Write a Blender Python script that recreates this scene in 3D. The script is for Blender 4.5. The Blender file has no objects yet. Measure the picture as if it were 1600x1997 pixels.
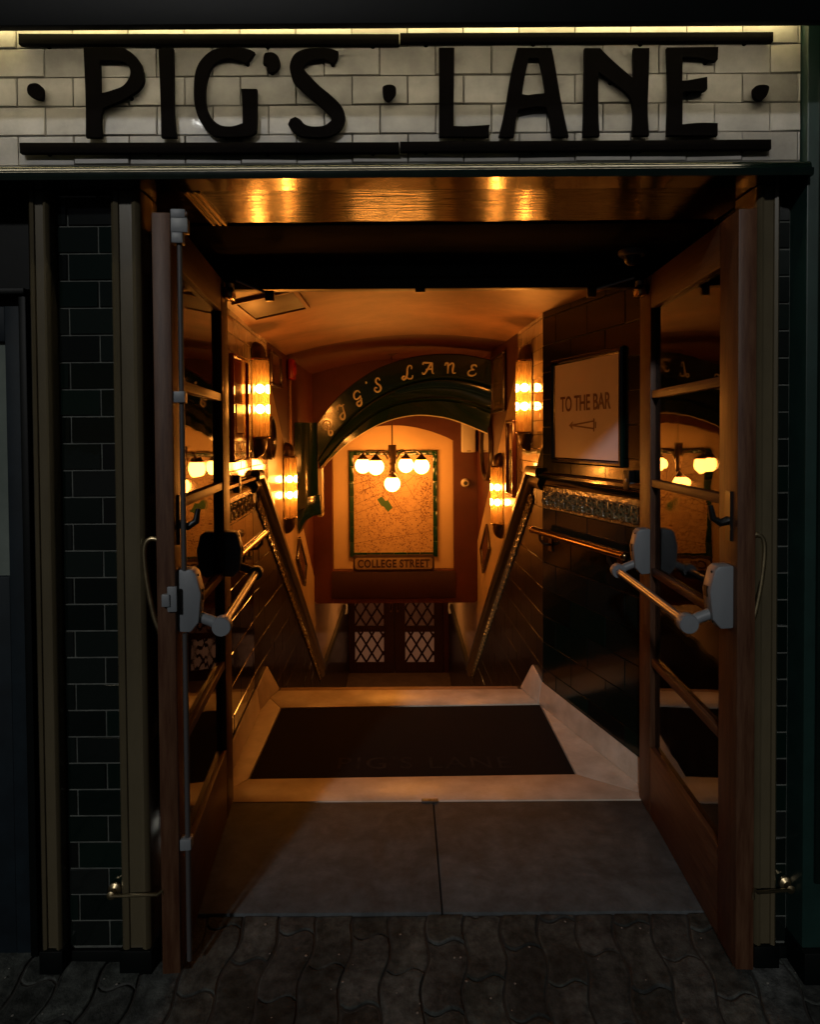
import bpy, bmesh, math, random
from mathutils import Vector, Matrix
random.seed(7)
R = math.radians
S = bpy.context.scene
col = S.collection

# ---------------------------------------------------------------- camera, world, light, exposure
CH = 1.515                      # eye height
FP, PX, PY = 1330.0, 787.0, 878.0
cam = bpy.data.cameras.new("camera"); co = bpy.data.objects.new("camera", cam); col.objects.link(co)
cam.sensor_width = 36; cam.lens = FP / 1997 * 36
cam.shift_x = (800 - PX) / 1997; cam.shift_y = -(998.5 - PY) / 1997
cam.clip_start = 0.05; cam.clip_end = 1500
CR = Matrix.Rotation(R(90 - 1.3), 3, 'X') @ Matrix.Rotation(R(-0.38), 3, 'Z')
co.matrix_world = Matrix.Translation((0, 0, CH)) @ CR.to_4x4()
S.camera = co

w = bpy.data.worlds.new("World"); S.world = w; w.use_nodes = True
wn = w.node_tree.nodes; bg = wn['Background']
sky = wn.new('ShaderNodeTexSky'); sky.sky_type = 'NISHITA'; sky.sun_disc = False
sky.sun_elevation = R(35); sky.sun_rotation = R(195)
w.node_tree.links.new(sky.outputs[0], bg.inputs[0]); bg.inputs[1].default_value = 0.0016

sd = bpy.data.lights.new("street_light_glow", 'SUN'); sd.energy = 0.68; sd.angle = R(3.0); sd.color = (1.0, 0.98, 0.95)
so = bpy.data.objects.new("sun", sd); col.objects.link(so)
so.rotation_euler = Vector((0.27, 0.95, -0.52)).to_track_quat('-Z', 'Y').to_euler()
so.location = (-3, -4, 6)

S.view_settings.view_transform = 'Standard'; S.view_settings.look = 'None'
S.view_settings.exposure = 0.0; S.view_settings.gamma = 1
S.cycles.max_bounces = 10; S.cycles.glossy_bounces = 6; S.cycles.transparent_max_bounces = 16
S.cycles.caustics_reflective = False; S.cycles.caustics_refractive = False
S.cycles.sample_clamp_indirect = 4.0
S.cycles.use_denoising = True

def at(px, py, Y):
    """the point at depth Y that the photograph shows at pixel (px, py)"""
    d = CR @ Vector(((px - PX) / FP, -(py - PY) / FP, -1.0))
    return Vector((0, 0, CH)) + d * (Y / d.y)

# ---------------------------------------------------------------- materials
MATS = {}
def mat(name, color, rough=0.5, metal=0.0, var=0.0, vscale=6.0, bump=0.0, bscale=40.0, coat=0.0, island=0.0,
        emit=None, estr=0.0, spec=None, color2=None, stretch=None, bdist=0.002, rvar=0.0, stain=0.0, sscale=2.5):
    if name in MATS: return MATS[name]
    m = bpy.data.materials.new(name); m.use_nodes = True
    nt = m.node_tree; b = nt.nodes['Principled BSDF']; L = nt.links.new
    b.inputs['Base Color'].default_value = (*color, 1); b.inputs['Roughness'].default_value = rough
    b.inputs['Metallic'].default_value = metal; b.inputs['Coat Weight'].default_value = coat
    b.inputs['Coat Roughness'].default_value = 0.04
    if spec is not None: b.inputs['Specular IOR Level'].default_value = spec
    if emit: b.inputs['Emission Color'].default_value = (*emit, 1); b.inputs['Emission Strength'].default_value = estr
    tc = nt.nodes.new('ShaderNodeTexCoord'); src = tc.outputs['Object']
    if stretch:
        mp = nt.nodes.new('ShaderNodeMapping'); mp.inputs['Scale'].default_value = stretch
        L(src, mp.inputs[0]); src = mp.outputs[0]
    out = None
    if var > 0 or color2:
        n = nt.nodes.new('ShaderNodeTexNoise'); n.inputs['Scale'].default_value = vscale; n.inputs['Detail'].default_value = 6
        n.inputs['Roughness'].default_value = 0.65
        L(src, n.inputs['Vector'])
        cr = nt.nodes.new('ShaderNodeValToRGB'); cr.color_ramp.elements[0].position = 0.35; cr.color_ramp.elements[1].position = 0.68
        c2 = color2 if color2 else tuple(max(0, c * (1 - var)) for c in color)
        cr.color_ramp.elements[0].color = (*c2, 1); cr.color_ramp.elements[1].color = (*color, 1)
        L(n.outputs['Fac'], cr.inputs[0]); out = cr.outputs[0]
        if stain > 0:
            n4 = nt.nodes.new('ShaderNodeTexNoise'); n4.inputs['Scale'].default_value = sscale; n4.inputs['Detail'].default_value = 8; n4.inputs['Roughness'].default_value = .7
            n4.inputs['Distortion'].default_value = .6; L(src, n4.inputs['Vector'])
            c4 = nt.nodes.new('ShaderNodeValToRGB'); c4.color_ramp.elements[0].position = .42; c4.color_ramp.elements[1].position = .60
            c4.color_ramp.elements[0].color = (1-stain, 1-stain, 1-stain, 1); c4.color_ramp.elements[1].color = (1, 1, 1, 1); L(n4.outputs['Fac'], c4.inputs[0])
            mm = nt.nodes.new('ShaderNodeMix'); mm.data_type = 'RGBA'; mm.blend_type = 'MULTIPLY'; mm.inputs['Factor'].default_value = 1
            L(out, mm.inputs['A']); L(c4.outputs[0], mm.inputs['B']); out = mm.outputs['Result']
        if rvar > 0:
            mr = nt.nodes.new('ShaderNodeMapRange'); mr.inputs[3].default_value = max(0, rough - rvar); mr.inputs[4].default_value = rough + rvar
            L(n.outputs['Fac'], mr.inputs[0]); L(mr.outputs[0], b.inputs['Roughness'])
    if island > 0:
        g = nt.nodes.new('ShaderNodeNewGeometry'); hv = nt.nodes.new('ShaderNodeHueSaturation')
        mr = nt.nodes.new('ShaderNodeMapRange'); mr.inputs[3].default_value = 1 - island; mr.inputs[4].default_value = 1 + island
        L(g.outputs['Random Per Island'], mr.inputs[0]); L(mr.outputs[0], hv.inputs['Value'])
        ms = nt.nodes.new('ShaderNodeMath'); ms.operation = 'MULTIPLY_ADD'; ms.inputs[1].default_value = 7.31; ms.inputs[2].default_value = 0
        fr = nt.nodes.new('ShaderNodeMath'); fr.operation = 'FRACT'
        L(g.outputs['Random Per Island'], ms.inputs[0]); L(ms.outputs[0], fr.inputs[0])
        m2 = nt.nodes.new('ShaderNodeMapRange'); m2.inputs[3].default_value = 1 - island * 1.2; m2.inputs[4].default_value = 1 + island * 1.2
        L(fr.outputs[0], m2.inputs[0]); L(m2.outputs[0], hv.inputs['Saturation'])
        if out is not None: L(out, hv.inputs['Color'])
        else: hv.inputs['Color'].default_value = (*color, 1)
        out = hv.outputs[0]
    if out is not None: L(out, b.inputs['Base Color'])
    if bump > 0:
        n2 = nt.nodes.new('ShaderNodeTexNoise'); n2.inputs['Scale'].default_value = bscale; n2.inputs['Detail'].default_value = 4
        L(src, n2.inputs['Vector'])
        bp = nt.nodes.new('ShaderNodeBump'); bp.inputs['Strength'].default_value = bump; bp.inputs['Distance'].default_value = bdist
        L(n2.outputs['Fac'], bp.inputs['Height']); L(bp.outputs[0], b.inputs['Normal'])
        if coat > 0: L(bp.outputs[0], b.inputs['Coat Normal'])
    MATS[name] = m
    return m

def thin_glass(name, tint, ior=1.6, rough=0.0, amber=None, amount=0.0, smear=False):
    m = bpy.data.materials.new(name); m.use_nodes = True; nt = m.node_tree; nt.nodes.clear(); L = nt.links.new
    o = nt.nodes.new('ShaderNodeOutputMaterial'); tr = nt.nodes.new('ShaderNodeBsdfTransparent'); gl = nt.nodes.new('ShaderNodeBsdfGlossy')
    tr.inputs[0].default_value = (*tint, 1); gl.inputs['Roughness'].default_value = rough
    fr = nt.nodes.new('ShaderNodeFresnel'); fr.inputs[0].default_value = ior
    mx = nt.nodes.new('ShaderNodeMixShader'); L(fr.outputs[0], mx.inputs[0])
    if smear:
        tc_ = nt.nodes.new('ShaderNodeTexCoord'); ns = nt.nodes.new('ShaderNodeTexNoise'); ns.inputs['Scale'].default_value = 7; ns.inputs['Detail'].default_value = 7
        mr = nt.nodes.new('ShaderNodeMapRange'); mr.inputs[1].default_value = .45; mr.inputs[2].default_value = .75; mr.inputs[3].default_value = 0.0; mr.inputs[4].default_value = .10
        L(tc_.outputs['Object'], ns.inputs['Vector']); L(ns.outputs['Fac'], mr.inputs[0]); L(mr.outputs[0], gl.inputs['Roughness'])
        bp = nt.nodes.new('ShaderNodeBump'); bp.inputs['Strength'].default_value = .05; n5 = nt.nodes.new('ShaderNodeTexNoise'); n5.inputs['Scale'].default_value = 3.5
        L(tc_.outputs['Object'], n5.inputs['Vector']); L(n5.outputs['Fac'], bp.inputs['Height']); bp.inputs['Distance'].default_value = .02; L(bp.outputs[0], gl.inputs['Normal'])
    first = tr.outputs[0]
    if amber:
        tl = nt.nodes.new('ShaderNodeBsdfTranslucent'); tl.inputs[0].default_value = (*amber, 1)
        m2 = nt.nodes.new('ShaderNodeMixShader'); m2.inputs[0].default_value = amount
        L(tr.outputs[0], m2.inputs[1]); L(tl.outputs[0], m2.inputs[2]); first = m2.outputs[0]
    L(first, mx.inputs[1]); L(gl.outputs[0], mx.inputs[2]); L(mx.outputs[0], o.inputs[0])
    return m

WALL_TILE = mat('dark_green_wall_tile', (0.0045, 0.008, 0.0065), 0.14, coat=0.1, spec=.3, island=0.5, bump=0.10, bscale=18, bdist=0.003)
GREEN_TILE = mat('dark_green_glazed_tile', (0.0035, 0.007, 0.0058), 0.09, coat=0.3, island=0.5, bump=0.10, bscale=18, bdist=0.003)
RELIEF = mat('glazed_relief_tile', (0.15, 0.12, 0.055), 0.16, coat=1.0, bump=0.5, bscale=60, bdist=0.004, var=.4, vscale=30)
COPE = mat('olive_glazed_coping', (0.020, 0.020, 0.010), 0.30, coat=0.35, bump=.2, bscale=12, bdist=.003)
GREEN_PAINT = mat('dark_green_gloss_paint', (0.0035, 0.011, 0.0085), 0.15, coat=0.3, bump=0.15, bscale=25, var=0.4, vscale=9, rvar=0.05)
ARCHG = mat('dark_green_board_paint', (0.006, 0.022, 0.018), 0.15, coat=0.35, bump=.1, bscale=25)
GREEN_COL = mat('green_painted_column', (0.010, 0.034, 0.029), 0.4, bump=0.12, bscale=30, var=0.35, vscale=7)
GROUT_D = mat('dark_grout', (0.13, 0.14, 0.12), 0.8, var=0.5, vscale=30)
GROUT_L = mat('grey_grout', (0.06, 0.05, 0.035), 0.9)
CREAM_TILE = mat('cream_glazed_tile', (0.47, 0.45, 0.41), 0.40, spec=.35, coat=0.04, island=0.20, var=0.30, vscale=11, bump=0.25, bscale=14, bdist=0.005)
CREAM_IN = mat('cream_glazed_wall_tile', (0.62, 0.50, 0.34), 0.06, coat=1.0, island=0.10, var=0.15, vscale=9, bump=0.08, bscale=12, bdist=0.003)
PLASTER = mat('cream_varnished_plaster', (0.80, 0.58, 0.35), 0.28, coat=0.5, var=0.18, vscale=5, stain=.16, sscale=3, bump=0.3, bscale=10, bdist=0.005, stretch=(1, 1, 0.35))
NICHE = mat('cream_niche_plaster', (0.66, 0.46, 0.26), 0.7, var=0.10, vscale=3, bump=0.1, bscale=30)
VAULT = mat('buff_vault_paint', (0.38, 0.19, 0.09), 0.50, var=0.30, vscale=3.2, stain=.3, sscale=1.6, bump=0.2, bscale=9, bdist=0.004)
RED = mat('oxblood_wall_paint', (0.085, 0.018, 0.010), 0.5, var=0.25, vscale=4, bump=0.15, bscale=20)
BLACK = mat('black_satin_paint', (0.004, 0.004, 0.004), 0.45, bump=0.1, bscale=30)
CORNICE = mat('black_green_cornice', (0.0012, 0.0024, 0.0022), 0.5, spec=.15, var=0.4, vscale=12, bump=0.15, bscale=20)
SOFFIT = mat('varnished_brown_soffit', (0.016, 0.008, 0.004), 0.17, coat=0.06, spec=.2, bump=0.7, bscale=26, bdist=0.0022, stretch=(0.35, 2.2, 1), var=0.4, vscale=8)
OLIVE = mat('olive_beige_moulding', (0.110, 0.090, 0.052), 0.26, coat=0.25, var=0.35, vscale=5, bump=0.15, bscale=30, stretch=(1, 1, 0.3))
WOOD = mat('varnished_oak', (0.098, 0.047, 0.024), 0.48, spec=0.3, color2=(0.050, 0.018, 0.008), vscale=10, stretch=(6, 6, 0.6), bump=0.15, bscale=60)
WOOD_H = mat('varnished_oak_rail', (0.098, 0.047, 0.024), 0.48, spec=0.3, color2=(0.050, 0.018, 0.008), vscale=10, stretch=(0.6, 6, 6), bump=0.15, bscale=60)
DARKWOOD = mat('dark_brown_wood', (0.060, 0.018, 0.009), 0.32, coat=0.2, var=0.4, vscale=8, stretch=(5, 5, 0.6))
MARBLE = mat('pale_stone', (0.66, 0.58, 0.49), 0.38, color2=(0.50, 0.42, 0.33), stain=.14, sscale=3, vscale=9, bump=0.1, bscale=50, rvar=0.15)
SLAB = mat('worn_grey_slab', (0.100, 0.112, 0.120), 0.72, rvar=.15, spec=.2, color2=(0.060, 0.066, 0.070), stain=.30, sscale=5, vscale=14, bump=0.6, bscale=120)
PAVER = mat('grey_concrete_paver', (0.092, 0.100, 0.094), 0.82, rvar=.12, spec=.12, color2=(0.030, 0.033, 0.031), stain=.5, sscale=4, vscale=28, bump=0.8, bscale=150, island=0.35, bdist=0.003)
SAND = mat('joint_dirt', (0.022, 0.020, 0.017), 0.95, var=0.4, vscale=30)
MATM = mat('black_entrance_mat', (0.012, 0.009, 0.008), 0.95, bump=1.0, bscale=420, bdist=0.004, spec=0.1)
MATT = mat('faded_mat_lettering', (0.030, 0.024, 0.022), 0.95, bump=1.0, bscale=420, spec=0.1, color2=(0.012, 0.009, 0.008), vscale=9)
LETTER = mat('dark_brown_enamel', (0.0018, 0.0010, 0.0011), 0.8, bump=0.2, bscale=25, var=0.3, spec=0.05)
DULL = mat('dull_painted_steel', (0.055, 0.052, 0.052), 0.5)
GREY_PL = mat('silver_grey_painted_metal', (0.17, 0.185, 0.20), 0.45, bump=0.12, bscale=90)
CHROME = mat('brushed_steel', (0.34, 0.35, 0.37), 0.33, metal=0.85)
BRASS = mat('polished_brass', (0.42, 0.27, 0.13), 0.20, metal=1.0, var=0.2, vscale=12)
OLDBRASS = mat('dull_brass', (0.60, 0.48, 0.28), 0.36, metal=1.0, var=0.4, vscale=25)
BRONZE = mat('dark_bronze', (0.09, 0.055, 0.03), 0.32, metal=0.8)
BLACKPL = mat('black_plastic', (0.006, 0.006, 0.006), 0.35)
WHITEPL = mat('white_plastic', (0.62, 0.58, 0.52), 0.4)
REDPL = mat('red_plastic', (0.42, 0.015, 0.012), 0.35, var=0.3, vscale=60)
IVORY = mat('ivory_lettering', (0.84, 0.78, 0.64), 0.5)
GROUT_P = mat('pale_pier_grout', (0.12, 0.13, 0.115), 0.8, var=.5, vscale=18)
LOWTILE = mat('streaked_dark_tile', (0.012, 0.009, 0.006), 0.30, coat=0.15, island=.4, bump=.3, bscale=8, bdist=.004, stretch=(1, 1, .25), var=.5, vscale=10)
BRIGHT_BULB = mat('warm_filament_glow', (1, .7, .4), 0.5, emit=(1.0, 0.37, 0.065), estr=185)
DIM_BULB = mat('warm_frosted_glow', (1, .7, .4), 0.5, emit=(1.0, 0.46, 0.13), estr=5)
GLOBE = mat('lit_opal_globe', (1, .8, .5), 0.3, emit=(1.0, 0.35, 0.050), estr=35)
LED = mat('yellow_white_led_strip', (1, .9, .6), 0.5, emit=(1.0, 0.86, 0.60), estr=13)
LED2 = mat('yellow_led_strip', (1, .9, .6), 0.5, emit=(1.0, 0.80, 0.34), estr=30)
DOORGLASS = thin_glass('door_glass', (0.80, 0.80, 0.78), ior=1.75, smear=True)
TUBEGLASS = thin_glass('amber_ribbed_glass', (1.0, 0.86, 0.62), ior=1.5, rough=0.04, amber=(1.0, 0.62, 0.22), amount=0.13)

# ---------------------------------------------------------------- mesh helpers
class MB:
    def __init__(s): s.v = []; s.f = []
    def add(s, vs, fs, M=None):
        o = len(s.v)
        s.v += [tuple(M @ Vector(p)) if M is not None else tuple(p) for p in vs]
        s.f += [tuple(i + o for i in f) for f in fs]; return s
    def box(s, x0, x1, y0, y1, z0, z1, M=None):
        v = [(x0,y0,z0),(x1,y0,z0),(x1,y1,z0),(x0,y1,z0),(x0,y0,z1),(x1,y0,z1),(x1,y1,z1),(x0,y1,z1)]
        return s.add(v, [(0,3,2,1),(4,5,6,7),(0,1,5,4),(1,2,6,5),(2,3,7,6),(3,0,4,7)], M)
    def loft(s, rings, closed=True, caps=True, M=None):
        n = len(rings[0]); vs = [p for r in rings for p in r]; fs = []
        for i in range(len(rings) - 1):
            for j in range(n if closed else n - 1):
                k = (j + 1) % n
                fs.append((i*n+j, i*n+k, (i+1)*n+k, (i+1)*n+j))
        if caps and closed:
            fs.append(tuple(range(n))[::-1]); fs.append(tuple((len(rings)-1)*n + j for j in range(n)))
        return s.add(vs, fs, M)
    def prism(s, poly, y0, y1, M=None):
        """polygon in (x, z), extruded from y0 to y1"""
        return s.loft([[(x, y0, z) for x, z in poly], [(x, y1, z) for x, z in poly]], M=M)
    def lathe(s, prof, n=24, M=None):
        """profile (r, z) about z"""
        return s.loft([[(r*math.cos(2*math.pi*k/n), r*math.sin(2*math.pi*k/n), z) for k in range(n)] for r, z in prof], M=M)
    def tube(s, pts, r, n=10, M=None, flat=1.0):
        pts = [Vector(p) for p in pts]; rings = []
        up0 = Vector((0, 0, 1))
        nrm = None
        for i, p in enumerate(pts):
            t = (pts[min(i+1, len(pts)-1)] - pts[max(i-1, 0)]).normalized()
            if nrm is None:
                nrm = t.cross(up0 if abs(t.z) < 0.9 else Vector((0, 1, 0))).normalized()
            nrm = (nrm - t * nrm.dot(t)).normalized(); b = t.cross(nrm)
            rr = r[i] if isinstance(r, (list, tuple)) else r
            rings.append([tuple(p + nrm * (rr*math.cos(2*math.pi*k/n)) + b * (rr*flat*math.sin(2*math.pi*k/n))) for k in range(n)])
        return s.loft(rings, M=M)
    def sphere(s, c, r, n=16, m=10, M=None, sz=1.0):
        rings = []
        for i in range(m + 1):
            a = -math.pi/2 + math.pi * i / m; rr = max(1e-4, r*math.cos(a))
            rings.append([(c[0]+rr*math.cos(2*math.pi*k/n), c[1]+rr*math.sin(2*math.pi*k/n), c[2]+r*sz*math.sin(a)) for k in range(n)])
        return s.loft(rings, M=M)
    def build(s, name, m, parent=None, smooth=False, bevel=0.0, seg=2, clip=None, loc=None, rot=None):
        me = bpy.data.meshes.new(name); me.from_pydata(s.v, [], s.f)
        bm = bmesh.new(); bm.from_mesh(me)
        for cx, cn in (clip or []):
            bmesh.ops.bisect_plane(bm, geom=bm.verts[:] + bm.edges[:] + bm.faces[:], plane_co=cx, plane_no=cn, clear_outer=True)
        bmesh.ops.recalc_face_normals(bm, faces=bm.faces)
        if bevel > 0:
            es = [e for e in bm.edges if len(e.link_faces) == 2 and e.calc_face_angle(0) > 0.6]
            bmesh.ops.bevel(bm, geom=es, offset=bevel, segments=seg, affect='EDGES', profile=0.5, clamp_overlap=True)
        bm.to_mesh(me); bm.free()
        me.materials.append(m)
        if smooth or bevel > 0:
            for p in me.polygons: p.use_smooth = True
            try: me.set_sharp_from_angle(angle=R(38))
            except Exception: pass
        o = bpy.data.objects.new(name, me); col.objects.link(o)
        if parent is not None: o.parent = parent
        if loc is not None: o.location = loc
        if rot is not None: o.rotation_euler = (0, 0, rot)
        return o

def tag(o, label, cat, group=None):
    o['label'] = label; o['category'] = cat
    if group: o['group'] = group
    return o
def T(name, label, cat, loc=(0, 0, 0), rz=0.0, group=None):
    o = bpy.data.objects.new(name, None); col.objects.link(o); o.empty_display_size = 0.1
    o.location = loc; o.rotation_euler = (0, 0, rz); return tag(o, label, cat, group)
def struct(o): o['kind'] = 'structure'; return o

def smooth_path(p, k=5, closed=False):
    """Catmull-Rom through the points"""
    n = len(p); out = []
    P = [Vector((*q, 0)) if len(q) == 2 else Vector(q) for q in p]
    rng = range(n) if closed else range(n - 1)
    for i in rng:
        if closed: a, b, c, d = P[(i-1) % n], P[i], P[(i+1) % n], P[(i+2) % n]
        else: a, b, c, d = P[max(i-1, 0)], P[i], P[i+1], P[min(i+2, n-1)]
        for j in range(k):
            t = j / k
            out.append(0.5*((2*b) + (c-a)*t + (2*a-5*b+4*c-d)*t*t + (3*b-a-3*c+d)*t*t*t))
    if not closed: out.append(P[-1])
    return [tuple(q[:2]) if len(p[0]) == 2 else tuple(q) for q in out]

def shape_mesh(polys, depth):
    """filled polygons (first outlines, then holes) in (x, z), from y=0 back to y=depth"""
    c = bpy.data.curves.new('outline', 'CURVE'); c.dimensions = '2D'; c.fill_mode = 'BOTH'; c.extrude = depth / 2
    for pl in polys:
        sp = c.splines.new('POLY'); sp.points.add(len(pl) - 1); sp.use_cyclic_u = True
        for i, (x, z) in enumerate(pl): sp.points[i].co = (x, z, 0, 1)
    o = bpy.data.objects.new('outline', c); me = o.to_mesh()
    vs = [(v.co.x, depth/2 - v.co.z, v.co.y) for v in me.vertices]; fs = [tuple(p.vertices) for p in me.polygons]
    o.to_mesh_clear(); bpy.data.objects.remove(o); bpy.data.curves.remove(c)
    return vs, fs

def text_mesh(txt, width, height, depth, bold=0.0, spacing=1.0):
    """text centred on 0 in (x, z), facing -y"""
    c = bpy.data.curves.new('text', 'FONT'); c.body = txt; c.extrude = 0.05; c.offset = bold; c.space_character = spacing; c.resolution_u = 4
    o = bpy.data.objects.new('text', c); me = o.to_mesh()
    xs = [v.co.x for v in me.vertices]; ys = [v.co.y for v in me.vertices]
    x0, x1, y0, y1 = min(xs), max(xs), min(ys), max(ys)
    vs = [((v.co.x-(x0+x1)/2)*width/(x1-x0), -(v.co.z + .05)*depth/0.1, (v.co.y-(y0+y1)/2)*height/(y1-y0)) for v in me.vertices]
    fs = [tuple(p.vertices) for p in me.polygons]
    o.to_mesh_clear(); bpy.data.objects.remove(o); bpy.data.curves.remove(c)
    return vs, fs

def tiles(mb, x0, x1, z0, z1, tw, th, ox=0.0, oz=0.0, gap=0.003, t=0.008, bev=0.0015, tilt=0.0006, front=0.0, bond=True, half=0.5):
    """a field of glazed tiles in (x, z); their faces stand at y = front - t"""
    r0 = math.floor((z0 - oz) / th); r1 = math.ceil((z1 - oz) / th)
    for r in range(r0, r1):
        za, zb = max(z0, oz + r*th) , min(z1, oz + (r+1)*th)
        if zb - za < 0.006: continue
        off = ox + (half*tw if (bond and r % 2) else 0)
        for c in range(math.floor((x0 - off)/tw), math.ceil((x1 - off)/tw)):
            xa, xb = max(x0, off + c*tw), min(x1, off + (c+1)*tw)
            if xb - xa < 0.006: continue
            g = gap/2; a, b, p, q = xa+g, xb-g, za+g, zb-g
            k = [random.uniform(-tilt, tilt) for _ in range(3)]; F = front - t
            ya = [F + k[0] + k[1]*sx + k[2]*sz for sx, sz in ((-1,-1),(1,-1),(1,1),(-1,1))]
            v = [(a,front,p),(b,front,p),(b,front,q),(a,front,q)]
            v += [(a,F+bev,p),(b,F+bev,p),(b,F+bev,q),(a,F+bev,q)]
            v += [(a+bev,ya[0],p+bev),(b-bev,ya[1],p+bev),(b-bev,ya[2],q-bev),(a+bev,ya[3],q-bev)]
            f = [(8,9,10,11)] + [(i,(i+1)%4,4+(i+1)%4,4+i) for i in range(4)] + [(4+i,4+(i+1)%4,8+(i+1)%4,8+i) for i in range(4)]
            mb.add(v, f)
    return mb

def words_of(vs, fs, n):
    """splits lettering into its n words by the widest gaps"""
    iv = sorted((min(vs[i][0] for i in f), max(vs[i][0] for i in f)) for f in fs); gaps = []; end = iv[0][1]
    for a, b in iv:
        if a > end: gaps.append((a-end, (a+end)/2))
        end = max(end, b)
    cuts = sorted(c for _, c in sorted(gaps, reverse=True)[:n-1]); out = []
    for k in range(n):
        lo = cuts[k-1] if k else -1e9; hi = cuts[k] if k < n-1 else 1e9
        idx = [i for i, v in enumerate(vs) if lo < v[0] < hi]; mp_ = {i: j for j, i in enumerate(idx)}
        out.append(([vs[i] for i in idx], [tuple(mp_[i] for i in f) for f in fs if all(i in mp_ for i in f)]))
    return out

class Wall:
    """a vertical wall plane from its near point a to its far point b, facing the passage"""
    def __init__(s, a, b, side):
        s.a, s.b = Vector((*a, 0)), Vector((*b, 0)); d = (s.b - s.a).normalized(); s.side = side
        s.n = Vector((-d.y, d.x, 0)) if side == 'R' else Vector((d.y, -d.x, 0))
        s.rz = math.atan2(s.n.x, -s.n.y); s.sg = -1 if side == 'R' else 1
        s.dy = d.y
    def x(s, Y): return s.sg * (Y - s.a.y) / s.dy
    def pt(s, Y, z, out=0.0):
        t = (Y - s.a.y) / (s.b.y - s.a.y); p = s.a.lerp(s.b, t) + s.n * out; p.z = z; return p
    def poly(s, mb, pts, y0=0.0, y1=0.06):
        return mb.prism([(s.x(Y), z) for Y, z in pts], y0, y1)

# ---------------------------------------------------------------- ground
YF = 1.93          # facade plane
g = MB(); g.add([(-700, -700, -0.09), (700, -700, -0.09), (700, 1.95, -0.09), (-700, 1.95, -0.09)], [(0,1,2,3)])
struct(g.build('street_ground', SAND))
# slanted bed under the pavers
def pz(y): return -0.004 - 0.035*min(1, max(0, (2.12 - y)/0.35)) - 0.012*max(0, 1.7 - y)
g = MB(); ys = [-3.0, 0, 1.0, 1.77, 2.125]
g.loft([[(-4, y, pz(y)-0.0055), (4, y, pz(y)-0.0055)] for y in ys], closed=False)
struct(g.build('paving_bed', SAND))
def wav(a, b, ph):
    return 0.012 * math.sin(a * 2*math.pi / 0.115 + ph + b*0)
mb = MB(); PW, PL = 0.225, 0.115
rot = Matrix.Rotation(R(85), 3, 'Z')
def stone(i, j):
    x0, x1 = i*PW + (PW/2 if j % 2 else 0), (i+1)*PW + (PW/2 if j % 2 else 0); y0, y1 = j*PL, (j+1)*PL
    q = 7; ring = []; g_ = 0.0036
    for k in range(q): t = k/q; ring.append((x0+g_+(x1-x0-2*g_)*t, y0+g_+ 0.010*math.sin(2*math.pi*(x0+(x1-x0)*t)/PW*1.0)))
    for k in range(q): t = k/q; ring.append((x1-g_+0.013*math.sin(2*math.pi*t), y0+g_+(y1-y0-2*g_)*t + 0.010*math.sin(2*math.pi*x1/PW)))
    for k in range(q): t = 1-k/q; ring.append((x0+g_+(x1-x0-2*g_)*t, y1-g_+ 0.010*math.sin(2*math.pi*(x0+(x1-x0)*t)/PW*1.0)))
    for k in range(q): t = 1-k/q; ring.append((x0+g_+0.013*math.sin(2*math.pi*t), y0+g_+(y1-y0-2*g_)*t + 0.010*math.sin(2*math.pi*x0/PW)))
    cx, cy = (x0+x1)/2, (y0+y1)/2
    c3 = rot @ Vector((cx, cy, 0))
    if c3.y > 2.26 or c3.y < -0.6 or abs(c3.x) > 2.2: return
    dz = random.uniform(-0.003, 0.002); tx, ty = random.uniform(-.022, .022), random.uniform(-.022, .022)
    def lvl(ins, h):
        out = []
        for (x, y) in ring:
            dx, dy = x-cx, y-cy; l = math.hypot(dx, dy); f = 1 - ins/l
            p = rot @ Vector((cx+dx*f, cy+dy*f, 0)); yy = p.y
            out.append((p.x, yy, pz(yy) + h + dz + tx*dx + ty*dy))
        return out
    mb.loft([lvl(0, -0.03), lvl(0, -0.0022), lvl(0.0022, -0.0005), lvl(0.006, 0.0)], caps=False)
    top = lvl(0.006, 0.0); n = len(top); mb.add(top, [tuple(range(n))])
for i in range(-5, 13):
    for j in range(-22, 22): stone(i, j)
struct(mb.build('paving', PAVER, clip=[(Vector((0, 2.122, 0)), Vector((0, 1, 0)))]))

def slab_box(x0, x1, y0, y1, z0, z1, name, m, bev=0.004):
    return struct(MB().box(x0, x1, y0, y1, z0, z1).build(name, m, bevel=bev))
slab_box(-1.0, 0.1125, 2.13, 2.785, -0.14, 0.0, 'entrance_slab', SLAB)
slab_box(0.1165, 1.12, 2.13, 2.785, -0.14, -0.001, 'entrance_slab', SLAB)

mb = MB()
for k in range(90):
    x, y = random.uniform(-1.3, 1.3), random.uniform(1.5, 2.1); r_ = random.uniform(.001, .0035); z = pz(y) + .003
    mb.loft([[(x+r_*math.cos(a)*random.uniform(.7, 1.4), y+r_*math.sin(a)*random.uniform(.7, 1.4), z+h) for a in (0, 1.2, 2.5, 3.8, 5.1)] for h in (0, r_*.6)])
o = mb.build('grit', mat('pale_grit', (.20, .19, .17), .7)); o['kind'] = 'stuff'; o['label'] = 'pale grit scattered over the paving'
c = onfloor0 = None
o = T('floor_socket', 'small steel bolt socket let into the joint between slab and pale threshold', 'socket', (.100, 2.785, 0))
MB().box(-.034, .034, -.012, .012, -.006, .006).build('socket_plate', mat('dull_steel', (.12, .12, .12), .4, metal=.8), o, bevel=.002)
MB().lathe([(.009, .0062), (.009, .0066), (.001, .0067)], 12).build('bolt_hole', BLACKPL, o)

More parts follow.
